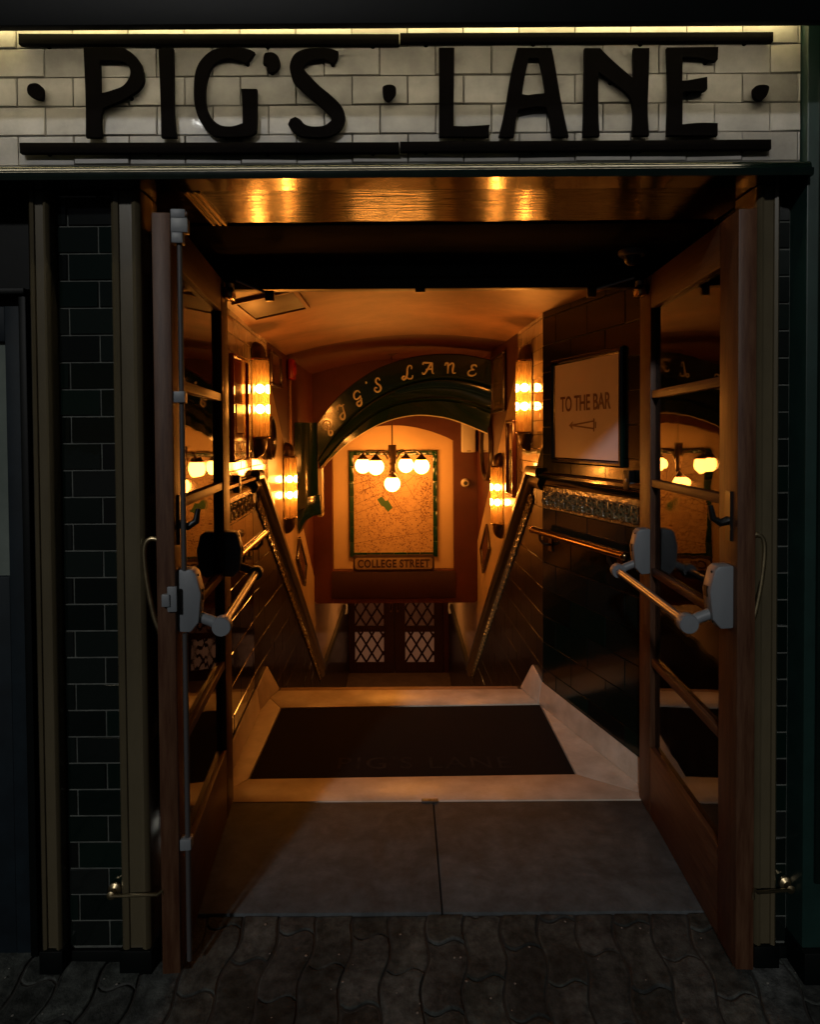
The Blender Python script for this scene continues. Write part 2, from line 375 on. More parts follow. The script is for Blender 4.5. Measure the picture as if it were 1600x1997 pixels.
# ---------------------------------------------------------------- the walls of the passage
WR1 = Wall((1.065, 2.80), (0.785, 3.80), 'R')
WR2 = Wall((0.785, 3.80), (0.685, 7.0), 'R')
WR3 = Wall((0.685, 7.0), (0.685, 10.55), 'R')
WL1 = Wall((-0.80, 2.80), (-0.835, 3.72), 'L')
WL2 = Wall((-0.835, 3.72), (-0.865, 7.0), 'L')
WL3 = Wall((-0.865, 7.0), (-0.865, 10.55), 'L')
LEDGE = 1.262; YBR, YBL = 4.06, 3.84; YV = 7.0; ZV = -0.93; SL = 0.70; LOW = -2.18
def zc(Y, YB): return LEDGE if Y < YB else max(ZV, LEDGE - (LEDGE - ZV)/(YV - YB)*(Y - YB))
TOPZ = 2.34
def dado(Y, side): return 1.889 - 0.758*(Y - 4.62) if side == 'R' else 1.93 - 0.78*(Y - 4.2)
def swirl(mb, x0, x1, z0, z1, f):
    """relief of curling leaves on a frieze tile strip, f maps (u, v, out) to a point"""
    h = z1 - z0; n = max(1, int((x1-x0)/0.046)); st = (x1-x0)/n
    for i in range(n):
        c = x0 + (i+.5)*st; up = 1 if i % 2 else -1
        pts = []
        for k in range(12):
            a = k/11*2*math.pi*1.35; r = 0.030*(1-k/14)
            pts.append(f(c + r*math.cos(a)*1.0, (z0+z1)/2 + up*0.15*h + up*r*math.sin(a), 0.006))
        mb.tube(pts, 0.0058, 6)
        mb.tube([f(c-st/2, (z0+z1)/2+up*.3*h, .005), f(c-.2*st, (z0+z1)/2-up*.38*h, .007), f(c+.2*st, (z0+z1)/2-up*.38*h, .007), f(c+st/2, (z0+z1)/2-up*.3*h, .005)], 0.0042, 6)
        for q in range(9):
            p = f(c+random.uniform(-.4, .4)*st, (z0+z1)/2+random.uniform(-.42, .42)*h, .003)
            mb.sphere(p, random.uniform(.004, .007), 8, 5)
def wall_thing(name, label, W): return T(name, label, 'wall', (W.a.x, W.a.y, 0), W.rz)

def ledge_profile(W, root, Ya, Yb, name):
    """moulded ledge and relief frieze running level along the vestibule wall"""
    xa, xb = sorted((W.x(Ya), W.x(Yb)))
    prof = [(0, .075), (-.030, .075), (-.038, .066), (-.038, .052), (-.026, .044), (-.020, .030), (-.014, .022), (-.014, 0), (0, 0)]
    m = MB(); m.loft([[(x, p[0], LEDGE-.035+p[1]) for p in prof] for x in (xa, xb)])
    m.build('ledge', GREEN_TILE, root, smooth=True)
    m = MB(); m.box(xa, xb, -.010, 0, 1.105, LEDGE-.036)
    swirl(m, xa+.01, xb-.01, 1.112, 1.208, lambda u, v, o: Vector((u, -.010-o, v)))
    m.build('relief_frieze', RELIEF, root, smooth=True)

# right vestibule wall: large dark tiles
r = wall_thing('vestibule_wall', 'dark green glazed tile wall of large tiles on the right, behind the bar sign', WR1)
xa, xb = WR1.x(3.80), WR1.x(2.80)
m = MB(); tiles(m, xa, xb, 0.0, 1.104, .32, .150, ox=.07, oz=0.052, gap=.004, tilt=.0008); tiles(m, xa, xb, LEDGE+.041, TOPZ, .32, .150, ox=.23, oz=0.052, gap=.004, tilt=.0008)
m.build('tile_field', WALL_TILE, r)
MB().box(xa, xb, 0.0, 0.08, -.1, TOPZ).build('grout_bed', GROUT_D, r)
ledge_profile(WR1, r, 2.80, 3.80, 'r')
# left vestibule wall
r = wall_thing('vestibule_wall', 'cream tiled wall above a dark frieze, on the left behind the door', WL1)
xa, xb = WL1.x(2.80), WL1.x(3.72)
m = MB(); tiles(m, xa, xb, 0.0, 1.104, .32, .150, ox=.07, oz=0.052, gap=.004, tilt=.0008); m.build('lower_tile_field', GREEN_TILE, r)
m = MB(); tiles(m, xa, xb, LEDGE+.041, TOPZ, .156, .081, oz=0.052, gap=.003, tilt=.0005); m.build('upper_tile_field', CREAM_IN, r)
MB().box(xa, xb, 0.0, 0.08, -.1, TOPZ).build('grout_bed', GROUT_D, r)
ledge_profile(WL1, r, 2.80, 3.72, 'l')

def coping(W, root, pts, wid=.125, out=.050, name='coping', m=None):
    """moulded dark coping following points (Y, z) of the wall"""
    P = [Vector((W.x(Y), 0, z)) for Y, z in pts]; rings = []
    for i, p in enumerate(P):
        if i == 0: t = (P[1]-P[0]).normalized()
        elif i == len(P)-1: t = (P[-1]-P[-2]).normalized()
        else: t = ((P[i]-P[i-1]).normalized() + (P[i+1]-P[i]).normalized()).normalized()
        up = Vector((-t.z, 0, t.x));
        if up.z < 0: up = -up
        k = 1.0
        if 0 < i < len(P)-1: k = 1/max(.5, up.dot(Vector((-(P[i]-P[i-1]).normalized().z, 0, (P[i]-P[i-1]).normalized().x)) * (1 if up.dot(Vector((-(P[i]-P[i-1]).z, 0, (P[i]-P[i-1]).x))) > 0 else -1)))
        prof = [(0, .5), (-.8, .5), (-1, .38), (-1, .12), (-.6, 0.0), (-.8, -.2), (-.55, -.42), (-.3, -.5), (0, -.5)]
        rings.append([tuple(p + up*(b*wid*k) + Vector((0, a*out, 0))) for a, b in prof])
    return MB().loft(rings).build(name, m or COPE, root, smooth=True)

def stair_wall(W2, W3, side):
    lab = ('right' if side == 'R' else 'left')
    r = wall_thing('stair_wall', 'cream and oxblood wall with dark sloping coping on the %s of the stairs' % lab, W2)
    YT, YB, YS = (4.50, YBR, 3.80) if side == 'R' else (4.20, YBL, 3.72)
    # dark tiles under the coping
    xs = sorted((W2.x(YS), W2.x(7.0)))
    m = MB(); tiles(m, xs[0], xs[1], -2.2, LEDGE-.01, .30, .150, oz=.052, gap=.003, tilt=.0008, bev=.0007)
    nz = Vector((0, 0, 1)); p0 = Vector((W2.x(YB), 0, LEDGE)); d = Vector((W2.x(YV)-W2.x(YB), 0, ZV-LEDGE)).normalized()
    up = Vector((-d.z, 0, d.x)); up = up if up.z > 0 else -up
    m.build('lower_tile_field', LOWTILE, r, clip=[(p0, up)])
    W2.poly(MB(), [(YS, -2.2), (YS, LEDGE), (YB, LEDGE), (YV, ZV), (YV, -2.2)], 0, .08).build('grout_bed', SAND, r)
    # cream tiles beside the first sconce, plaster beyond, oxblood paint above the slanted line
    m = MB(); xs = sorted((W2.x(YS), W2.x(YT))); tiles(m, xs[0], xs[1], LEDGE-.4, TOPZ, .156, .081, oz=.052, gap=.0025, t=.006, tilt=.0004, front=.002)
    m.build('cream_tile_field', CREAM_IN, r, clip=[(p0, -up)])
    W2.poly(MB(), [(YS, LEDGE), (YS, TOPZ), (YT, TOPZ), (YT, zc(YT, YB)), (YB, LEDGE)], .002, .08).build('cream_grout_bed', GROUT_L, r)
    W2.poly(MB(), [(YT, zc(YT, YB)), (YT, dado(YT, side)), (YV, dado(YV, side)), (YV, ZV)], -.004, .08).build('plaster_dado', PLASTER, r)
    W2.poly(MB(), [(YT, dado(YT, side)), (YT, TOPZ), (YV, TOPZ), (YV, dado(YV, side))], 0.0, .08).build('oxblood_field', RED, r)
    coping(W2, r, [(YS, LEDGE), (YB, LEDGE), (YV, ZV)], name='coping')
    m = MB(); L = (Vector((W2.x(YV), 0, ZV)) - p0).length; sgx = 1 if d.x > 0 else -1
    swirl(m, .05, L*.96, -.135, -.045, lambda u, v, o: p0 + d*u + up*(v-.012) + Vector((0, -.009-o, 0)))
    m.build('relief_frieze', RELIEF, r, smooth=True)
    # level lower part
    W3.poly(MB(), [(7.0, -2.25), (7.0, ZV), (10.55, ZV), (10.55, -2.25)], 0, .08).build('low_tile_field', LOWTILE, r, loc=(0, 0, 0))
    o = bpy.context  # (parts below stand in the lower wall's own plane)
    M = Matrix.Translation((W3.a.x, W3.a.y, 0)) @ Matrix.Rotation(W3.rz, 4, 'Z')
    Mi = (Matrix.Translation((W2.a.x, W2.a.y, 0)) @ Matrix.Rotation(W2.rz, 4, 'Z')).inverted() @ M
    lw = r.children[-1] if r.children else None
    for ch in r.children:
        if ch.name.startswith('low_tile_field'): ch.matrix_local = Mi
    c = W3.poly(MB(), [(7.0, ZV), (7.0, 0.4), (10.55, 0.4), (10.55, ZV)], -.002, .08).build('low_plaster', PLASTER, r); c.matrix_local = Mi
    c = coping(W3, r, [(7.0, ZV), (9.55, ZV)], name='low_coping'); c.matrix_local = Mi
    xe = W3.x(9.56); c = MB().box(xe-.05, xe+.05, -.062, 0, ZV-.07, ZV+.06).build('lit_tip_block', IVORY, r, bevel=.01); c.matrix_local = Mi  # block added in pale ivory to stand for the lit coping tip
    return r
stair_wall(WR2, WR3, 'R'); stair_wall(WL2, WL3, 'L')

# ---------------------------------------------------------------- vestibule floor, mat, stone kerbs, stairs
YE = 4.02
fl = MB(); fl.prism([(0, 0), (1, 0), (1, 1), (0, 1)], 0, 1) if False else None
def floor_poly(pts, z0, z1, name, m, bev=0.0):
    mb_ = MB(); mb_.loft([[(x, y, z0) for x, y in pts], [(x, y, z1) for x, y in pts]]); return mb_.build(name, m, bevel=bev)
MC = [at(484, 1519, 1), at(1126, 1509.5, 1), at(1055, 1371, 1), at(547, 1380, 1)]
def onfloor(px, py, z=0.0):
    p = at(px, py, 1.0) - Vector((0, 0, CH)); return Vector((0, 0, CH)) + p * ((z - CH) / p.z)
mc = [onfloor(*q) for q in ((484, 1519), (1126, 1509.5), (1055, 1372), (547, 1380))]
outer = [(-0.83, 2.79), (1.07, 2.79), (0.775, YE), (-0.85, YE)]
# stone frame: four pieces around the recessed mat
inner = [(p.x, p.y) for p in mc]
mb = MB()
for i in range(4):
    a, b, c, d = outer[i], outer[(i+1) % 4], inner[(i+1) % 4], inner[i]
    cx = [((q[0]-(a[0]+b[0]+c[0]+d[0])/4)*0.9985+(a[0]+b[0]+c[0]+d[0])/4, (q[1]-(a[1]+b[1]+c[1]+d[1])/4)*0.9985+(a[1]+b[1]+c[1]+d[1])/4) for q in (a, b, c, d)]
    mb.loft([[(x, y, -.05) for x, y in cx], [(x, y, 0.0) for x, y in cx]])
struct(mb.build('vestibule_floor', MARBLE, bevel=.0025))
struct(floor_poly([(-0.86, 2.79), (1.10, 2.79), (0.82, YE), (-0.86, YE)], -.2, -.018, 'floor_screed', SAND))
mt = T('entrance_mat', 'black ribbed entrance mat set into pale stone floor with faded lettering', 'mat', (0.05, 3.0, -.006))
def sh(p, k): c = sum((q for q in mc), Vector())/4; return ((p.x-c.x)*k+c.x-.05, (p.y-c.y)*k+c.y-3.0)
pts = [sh(p, .992) for p in mc]
MB().loft([[(x, y, -.012) for x, y in pts], [(x, y, 0) for x, y in pts]]).build('mat_body', MATM, mt)
tv, tf = text_mesh("PIG'S LANE", 0.80, 0.115, .002, spacing=1.15)
c0 = onfloor(828, 1485)
for wv, wf in words_of(tv, tf, 2): MB().add([(x + c0.x-.05, z + c0.y-3.0, 0.0012 - y*.1) for x, y, z in wv], wf).build('lettering', MATT, mt)

def kerb(W, Ya, Yb, side, label):
    o = T('stone_kerb', label, 'kerb', (W.a.x, W.a.y, 0), W.rz); W2 = WR2 if side == 'R' else WL2
    def sec(Wx, Y, top, base): x = Wx.x(Y); return [(x, -.010, 0.0005), (x, -base, 0.0005), (x, -base, .012), (x, -.020, top), (x, -.010, top)]
    MB().loft([sec(W, Ya, .105, .026), sec(W, Yb, .122, .036)]).build('kerb_stone', MARBLE, o, bevel=.003)
    c = MB().loft([sec(W2, Yb, .122, .036), sec(W2, 3.92, .135, .060), sec(W2, 4.03, .142, .088)]).build('kerb_end', MARBLE, o, bevel=.003)
    c.matrix_local = (Matrix.Translation((W.a.x, W.a.y, 0)) @ Matrix.Rotation(W.rz, 4, 'Z')).inverted() @ (Matrix.Translation((W2.a.x, W2.a.y, 0)) @ Matrix.Rotation(W2.rz, 4, 'Z'))
kerb(WR1, 2.80, 3.80, 'R', 'sloping pale stone kerb along the foot of the right tile wall')
kerb(WL1, 2.80, 3.72, 'L', 'sloping pale stone kerb along the foot of the left wall')

STONE_STEP = mat('worn_stair_stone', (0.30, 0.19, 0.12), 0.6, var=0.3, vscale=7, bump=.2)
mb = MB(); nst = 12; rise = -LOW/nst; run = rise/SL
for k in range(nst):
    y0 = YE + k*run; zt = -(k)*rise - (0.0 if k else 0.0)
    if k: mb.box(-.86, .78, y0-.001-run+run, y0+run+.02, zt-.15-.3, zt)
struct(mb.build('stairs', STONE_STEP, bevel=.004))
struct(MB().box(-.87, .74, YE+11*run, 10.6, LOW-.1, LOW).build('lower_floor', STONE_STEP))
struct(MB().box(-.88, .79, YE-.01, YE+.015, -.35, -.052).build('first_riser', STONE_STEP))

# ---------------------------------------------------------------- vaulted ceiling
def vault(y0, y1, m, name, lift=0.0):
    def ring(y, off):
        xl, xr = -0.90, max(0.83, 1.12 - 0.27*(y - 2.86))
        rg = []
        for k in range(25):
            t = k/24; x = xl + (xr-xl)*t
            rg.append((x, y, 2.075 + .09*t + 0.115*math.sin(math.pi*t)**0.8 + lift + off))
        return rg
    mb_ = MB(); yl = [y0 + (y1-y0)*i/8 for i in range(9)]
    mb_.loft([ring(y, 0) for y in yl], closed=False); mb_.loft([ring(y, .06) for y in yl], closed=False)
    return struct(mb_.build(name, m, smooth=True))
vault(2.86, 4.95, VAULT, 'ceiling'); vault(4.952, 6.5, RED, 'ceiling')
# shell that keeps the street light out above the passage
struct(MB().box(-2.0, 2.0, 2.86, 10.7, 2.36, 2.42).build('roof_slab', BLACK))

# trap door on the ceiling
o = T('ceiling_hatch', 'dark square hatch panel with a thin frame in the ceiling at left', 'hatch', (-.62, 3.28, 2.140)); o.rotation_euler = (0, R(-12), 0)
MB().box(-.13, .13, -.20, .20, -.003, .03).build('hatch_panel', mat('grey_hatch', (0.07, .06, .05), .5), o, bevel=.002)
m = MB(); 
for a in ((-.15, .15, -.22, -.201), (-.15, .15, .201, .22), (-.15, -.131, -.2, .2), (.131, .15, -.2, .2)): m.box(*a, -.010, .03)
m.build('hatch_frame', VAULT, o)
o = T('smoke_detector', 'small round white detector on the ceiling near the door head', 'detector', (.40, 3.05, 2.222))
MB().lathe([(.02, -.028), (.036, -.024), (.045, -.010), (.047, .0), (.047, .04)], 24).build('detector_body', WHITEPL, o, smooth=True)
MB().lathe([(.006, -.034), (.018, -.034), (.020, -.0285)], 16).build('sensor_cap', BLACKPL, o, smooth=True)

# ---------------------------------------------------------------- bulkhead with niche, map, street sign
YBK = 6.45
bx = lambda px: at(px, 1000, YBK).x
bz = lambda py: at(787, py, YBK).z
nl, nr = bx(648), bx(886); nb = bz(1113); ns = bz(860); na = bz(829)
bb = bz(1176)
bk = T('bulkhead', 'oxblood bulkhead over the lower stairs with an arched cream niche', 'bulkhead', (0, YBK, 0))
m = MB()
arch = [(nl + (nr-nl)*k/20, ns + (na-ns)*math.sin(math.pi*k/20)**.85) for k in range(21)]
XL, XR = -.88, .72
m.prism([(XL, bb+.04), (XL+.05, bb), (nl, bb), (nl, 2.35), (XL, 2.35)], 0, .17)
m.prism([(nr, bb), (XR-.05, bb), (XR, bb+.04), (XR, 2.35), (nr, 2.35)], 0, .17)
m.prism([(nl+.0005, bb), (nr-.0005, bb), (nr-.0005, nb), (nl+.0005, nb)], 0, .17)
for i in range(20):
    a, b = arch[i], arch[i+1]
    m.prism([a, b, (b[0], 2.35), (a[0], 2.35)], .0005, .17)
m.build('bulkhead_face', RED, bk)
MB().box(nl-.05, nr+.05, .12, .17-.002, nb-.05, na+.05).build('niche_plaster', NICHE, bk)
MB().box(XL, XR, .172, .25, bb, 2.35).build('bulkhead_back', RED, bk)
MB().box(nl-.01, nr+.01, -.016, -.001, bb+.05, nb-.004).build('niche_sill', mat('dark_sill', (.03, .008, .005), .5), bk, bevel=.004)

mp = T('framed_map', 'old street map in a narrow green tile border inside the niche', 'map', (0, YBK+.108, 0))
YM = YBK + .108
mxz = lambda px, py: (lambda p: (p.x, p.z))(at(px, py, YM))
# map face with procedural print
MM = bpy.data.materials.new('printed_old_map'); MM.use_nodes = True; nt = MM.node_tree; b = nt.nodes['Principled BSDF']; LK = nt.links.new
tc = nt.nodes.new('ShaderNodeTexCoord')
v1 = nt.nodes.new('ShaderNodeTexVoronoi'); v1.feature = 'DISTANCE_TO_EDGE'; v1.inputs['Scale'].default_value = 13
v2 = nt.nodes.new('ShaderNodeTexVoronoi'); v2.inputs['Scale'].default_value = 42
n1 = nt.nodes.new('ShaderNodeTexNoise'); n1.inputs['Scale'].default_value = 6.5
n3 = nt.nodes.new('ShaderNodeTexNoise'); n3.inputs['Scale'].default_value = 60; n3.inputs['Detail'].default_value = 5
for n in (v1, v2, n1, n3): LK(tc.outputs['Object'], n.inputs['Vector'])
def rampn(src, p0, p1, c0, c1):
    c = nt.nodes.new('ShaderNodeValToRGB'); c.color_ramp.elements[0].position = p0; c.color_ramp.elements[1].position = p1
    c.color_ramp.elements[0].color = (c0, c0, c0, 1); c.color_ramp.elements[1].color = (c1, c1, c1, 1); LK(src, c.inputs[0]); return c.outputs[0]
edge = rampn(v1.outputs['Distance'], .010, .028, 1, 0)
dots = rampn(v2.outputs['Distance'], .22, .30, 1, 0)
zone = rampn(n1.outputs['Fac'], .42, .50, 0, 1)
grain = rampn(n3.outputs['Fac'], .54, .62, 0, 1)
def mth(op, a, b_):
    n = nt.nodes.new('ShaderNodeMath'); n.operation = op
    for i, q in enumerate((a, b_)):
        if isinstance(q, float): n.inputs[i].default_value = q
        else: LK(q, n.inputs[i])
    return n.outputs[0]
fac = mth('MAXIMUM', mth('MULTIPLY', edge, 0.5), mth('MULTIPLY', mth('MULTIPLY', mth('MAXIMUM', dots, mth('MULTIPLY', grain, 0.7)), zone), 0.9))
mx = nt.nodes.new('ShaderNodeMix'); mx.data_type = 'RGBA'; LK(fac, mx.inputs['Factor'])
mx.inputs['A'].default_value = (.52, .34, .18, 1); mx.inputs['B'].default_value = (.20, .085, .035, 1)
LK(mx.outputs['Result'], b.inputs['Base Color']); b.inputs['Roughness'].default_value = .45
x0, z1_ = mxz(689, 888); x1, z0_ = mxz(846, 1077)
MB().box(x0, x1, -.006, .010, z0_, z1_).build('map_sheet', MM, mp)
m = MB(); INK = mat('map_ink', (.13, .05, .02), .6)
def stroke(pts, wd=.0035, y=-.0068):
    for (a, b_) in zip(pts[:-1], pts[1:]):
        a, b_ = Vector(a), Vector(b_); d = (b_-a).normalized(); nn = Vector((-d.y, d.x))*wd/2
        q = [a+nn, b_+nn, b_-nn, a-nn]; m.prism([(p.x, p.y) for p in q], y, y+.0006)
for ln in (((690, 985), (730, 968), (752, 958)), ((690, 1003), (735, 985)), ((752, 958), (785, 1000), (820, 994), (838, 950), (846, 930)),
           ((762, 958), (778, 985), (790, 1000)), ((770, 955), (800, 935), (815, 920)), ((788, 938), (812, 975)), ((700, 960), (722, 950), (720, 935)),
           ((710, 975), (708, 945)), ((690, 1060), (760, 1048), (846, 1035)), ((735, 930), (752, 958)), ((700, 925), (735, 930)), ((760, 900), (770, 955)),
           ((820, 994), (830, 1010), (812, 1030)), ((690, 945), (705, 940), (712, 925))):
    stroke([mxz(*q) for q in ln])
for k in range(26):
    bx0, by0 = random.uniform(692, 770), random.uniform(925, 985); a0 = random.choice((-.45, 1.12)) + random.uniform(-.1, .1); L0 = random.uniform(8, 26)
    q1 = (min(842, bx0+L0*math.cos(a0)), by0+L0*math.sin(a0)*.9)
    stroke([mxz(bx0, by0), mxz(*q1)], random.uniform(.002, .0045))
for k in range(320):
    px, py = random.uniform(692, 842), random.uniform(1000, 1072)
    if random.random() < .35: px, py = random.uniform(820, 842), random.uniform(930, 1010)
    if random.random() < .25: px, py = random.uniform(692, 760), random.uniform(925, 985)
    x, z = mxz(px, py); s_ = random.uniform(.003, .007); m.prism([(x-s_, z-s_*.5), (x+s_*.6, z-s_), (x+s_, z+s_*.5), (x-s_*.4, z+s_)], -.0069, -.0063)
m.build('map_ink', INK, mp)
GB = mat('map_green_block', (.035, .10, .03), .5)
m = MB(); m.prism([mxz(*q) for q in ((736, 974), (745, 968), (752, 977), (757, 975), (766, 990), (757, 998), (749, 988), (744, 986))], -.0085, -.0062); m.build('green_block', GB, mp)
FT = mat('green_border_tile', (.012, .045, .022), .2, coat=.6, island=.3)
m = MB(); fx0, fz1 = mxz(681, 879.5); fx1, fz0 = mxz(854, 1085); iw = x0 - fx0 + .004
def rowt(xa, xb, za, zb, n, vert):
    for i in range(n):
        if vert: a0, a1 = za+(zb-za)*i/n, za+(zb-za)*(i+1)/n; m.box(xa, xb, -.020, .010, a0+.0015, a1-.0015)
        else: a0, a1 = xa+(xb-xa)*i/n, xa+(xb-xa)*(i+1)/n; m.box(a0+.0015, a1-.0015, -.020, .010, za, zb)
rowt(fx0, fx0+iw, fz0, fz1, 7, True); rowt(fx1-iw, fx1, fz0, fz1, 7, True)
rowt(fx0+iw, fx1-iw, fz1-iw, fz1, 6, False); rowt(fx0+iw, fx1-iw, fz0, fz0+iw, 6, False)
m.build('tile_border', FT, mp, bevel=.003)

ss = T('street_sign', 'cream street name plate reading COLLEGE STREET with rounded dark surround, under the map', 'sign', (0, YBK-.022, 0))
sx = lambda px, py: (lambda p: (p.x, p.z))(at(px, py, YBK-.03))
def rrect(xa, xb, za, zb, r_, n=5):
    P = []
    for cx, cz, a0 in ((xb-r_, zb-r_, 0), (xa+r_, zb-r_, 90), (xa+r_, za+r_, 180), (xb-r_, za+r_, 270)):
        for k in range(n+1): a = R(a0+90*k/n); P.append((cx+r_*math.cos(a), cz+r_*math.sin(a)))
    return P
a_, b_ = sx(688.5, 1083), sx(848, 1113.5)
MB().prism(rrect(a_[0], b_[0], b_[1], a_[1], .028), 0, .020).build('sign_surround', mat('sign_black', (.03, .012, .008), .4), ss, bevel=.002)
a2, b2 = sx(692.5, 1088.5), sx(844, 1109.5)
MB().prism(rrect(a2[0], b2[0], b2[1], a2[1], .024), -.004, .001).build('sign_plate', mat('sign_cream', (.36, .26, .16), .4, color2=(.20, .13, .07), vscale=14), ss)
tv, tf = text_mesh('COLLEGE STREET', (b2[0]-a2[0])*.93, (a2[1]-b2[1])*.74, .003, bold=.028, spacing=1.08)
cx, cz = (a2[0]+b2[0])/2, (a2[1]+b2[1])/2
for wv, wf in words_of(tv, tf, 2): MB().add([(x+cx, y-.0045, z+cz) for x, y, z in wv], wf).build('lettering', mat('sign_ink', (.035, .012, .008), .5), ss)

# white box and small camera on the bulkhead's right pier
p = at(914, 852, YBK-.03)
o = T('wall_speaker', 'white box speaker high on the oxblood pier right of the niche', 'speaker', (p.x, YBK-.002, p.z))
MB().box(-.067, .067, -.075, 0, -.145, .145).build('speaker_case', WHITEPL, o, bevel=.012, seg=3)
MB().box(-.018, .018, -.0775, -.0752, -.135, -.128).build('maker_plate', BLACKPL, o)
p = at(908.5, 942, YBK-.03)
o = T('security_camera', 'small white eyeball camera with black lens, below the speaker box', 'camera', (p.x, YBK-.002, p.z))
M = Matrix.Rotation(R(90), 4, 'X')
MB().lathe([(.042, 0), (.042, .012), (.036, .022), (.034, .040), (.027, .050), (.021, .0502)], 24, M).build('camera_body', WHITEPL, o, smooth=True)
MB().lathe([(.020, .048), (.019, .0515), (.004, .054)], 20, M).build('lens', BLACKPL, o, smooth=True)

# ---------------------------------------------------------------- lower landing: ceiling, end wall, lattice doors
YD = 10.5
struct(MB().box(-.88, .72, YBK+.17, YD+.1, bb-.0005, bb+.08).build('lower_ceiling', RED))
ew = T('end_wall', 'dark end wall around the lattice doors at the foot of the stairs', 'wall', (0, YD, 0))
dx0, dxm, dx1 = at(672, 1240, YD).x, at(770, 1240, YD).x, at(866, 1240, YD).x
m = MB(); m.box(-.9, dx0, 0, .1, LOW, bb+.02); m.box(dx1, .73, 0, .1, LOW, bb+.02)
m.build('wall_face', RED, ew)
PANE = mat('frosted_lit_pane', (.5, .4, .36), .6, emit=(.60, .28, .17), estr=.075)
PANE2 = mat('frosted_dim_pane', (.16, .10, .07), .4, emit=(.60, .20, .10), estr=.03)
def lattice_door(xa, xb, pa, pb, label, wreath):
    t = T('lattice_door', label, 'door', (xa, YD, LOW), 0, 'lattice doors at the foot of the stairs')
    W_ = xb - xa - .006; H_ = bb - LOW - .01
    P0, P1 = at(pa, 1292, YD), at(pb, 1232, YD); P2, P3 = at(pa, 1221, YD), at(pb, 1168, YD)
    wx0, wx1 = P0.x-xa, P1.x-xa; zz = [P0.z-LOW, P1.z-LOW, P2.z-LOW, min(P3.z-LOW, H_-.05)]
    m = MB(); m.box(.003, wx0, 0, .05, 0.005, H_); m.box(wx1, W_, 0, .05, 0.005, H_)
    m.build('stile', DARKWOOD, t)
    m = MB(); m.box(wx0, wx1, 0.001, .049, .005, zz[0]); m.box(wx0, wx1, .001, .049, zz[1], zz[2]); m.box(wx0, wx1, .001, .049, zz[3], H_)
    m.build('rail', DARKWOOD, t)
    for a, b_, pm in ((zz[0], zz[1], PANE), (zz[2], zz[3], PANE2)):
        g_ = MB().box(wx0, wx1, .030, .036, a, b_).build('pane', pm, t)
        m = MB(); ww, hh = wx1-wx0, b_-a; st = ww/2.6
        for s_ in (-1, 1):
            for k in range(-4, 9):
                q = [(wx0 + st*k, a), (wx0 + st*k + s_*hh*.62, b_)]
                (xA, zA), (xB, zB) = q
                # clip in x
                def cl(xv): t_ = (xv-xA)/(xB-xA); return (xv, zA+(zB-zA)*t_)
                lo, hi = (xA, xB) if xA < xB else (xB, xA)
                if hi <= wx0 or lo >= wx1: continue
                A_ = (xA, zA) if wx0 <= xA <= wx1 else cl(wx0 if xA < wx0 else wx1)
                B_ = (xB, zB) if wx0 <= xB <= wx1 else cl(wx0 if xB < wx0 else wx1)
                if math.dist(A_, B_) < .02: continue
                yy = .018 if s_ > 0 else .0225
                m.tube([(A_[0], yy, A_[1]), (B_[0], yy, B_[1])], .016, 6)
        m.build('lattice', DARKWOOD, g_)
    hx = W_-.05 if label.startswith('left') else .05
    m = MB(); m.box(hx-.018, hx+.018, -.008, 0, .95, 1.20); m.tube([(hx, -.008, 1.16), (hx, -.05, 1.15), (hx, -.05, 1.0), (hx, -.008, .99)], .008, 8)
    m.build('handle', BRASS, t)
lattice_door(dx0, dxm, 693, 749, 'left dark brown double door leaf with diamond lattice panes at the stair foot', False)
lattice_door(dxm, dx1, 791, 847, 'right dark brown double door leaf with diamond lattice panes at the stair foot', True)

cl_ = T('landing_ceiling_light', 'small round flush ceiling light over the lower landing', 'ceiling light', (-.08, 8.4, bb-.001))
MB().lathe([(.11, 0), (.11, -.03), (.085, -.032)], 24).build('light_rim', BRASS, cl_, smooth=True)
MB().lathe([(.082, -.020), (.080, -.030), (.05, -.044), (.004, -.050)], 24).build('diffuser', mat('landing_lamp_glow', (1, .8, .5), .5, emit=(1.0, .42, .12), estr=200), cl_, smooth=True)

# ---------------------------------------------------------------- arched name board
YA = 5.45
c_out = [(619, 826), (645, 790), (672, 762), (700, 740), (735, 719), (772, 705), (810, 695), (860, 690), (910, 692), (962, 703)]
c_b1 = [(620, 898), (642, 862), (672, 826), (706, 795), (738, 773), (772, 756), (812, 743), (860, 736), (910, 740), (960, 752)]
c_b2 = [(624, 912), (660, 868), (694, 836), (728, 809), (755, 794), (784, 784), (815, 779), (855, 777), (900, 781), (958, 800)]
c_in = [(626, 917), (660, 880), (690, 856), (722, 836), (752, 822), (784, 813), (815, 809), (850, 811), (888, 819), (953, 845)]
ar = T('arched_name_board', 'dark green glossy arched board with ivory script lettering across the stairwell', 'sign', (0, YA, 0))
def curve3(c, Y): return [tuple(at(x, y, Y) - Vector((0, YA, 0))) for x, y in smooth_path(c, 6)]
def shiftc(c, d): return [(x, y+d) for x, y in c]
def bandcurve(a, b_, t): return [(x0_+(x1_-x0_)*t, y0_+(y1_-y0_)*t) for (x0_, y0_), (x1_, y1_) in zip(a, b_)]
def board(root, name, specs, mtl):
    m = MB(); m.loft([curve3(c, Y) for c, Y in specs], closed=False, caps=False); 
    return m.build(name, mtl, root, smooth=True)
back = YA+.20
ob = board(ar, 'name_band', [(c_out, back), (c_out, YA+.012), (bandcurve(c_out, c_b1, .04), YA), (bandcurve(c_out, c_b1, .93), YA), (c_b1, YA+.012)], ARCHG)
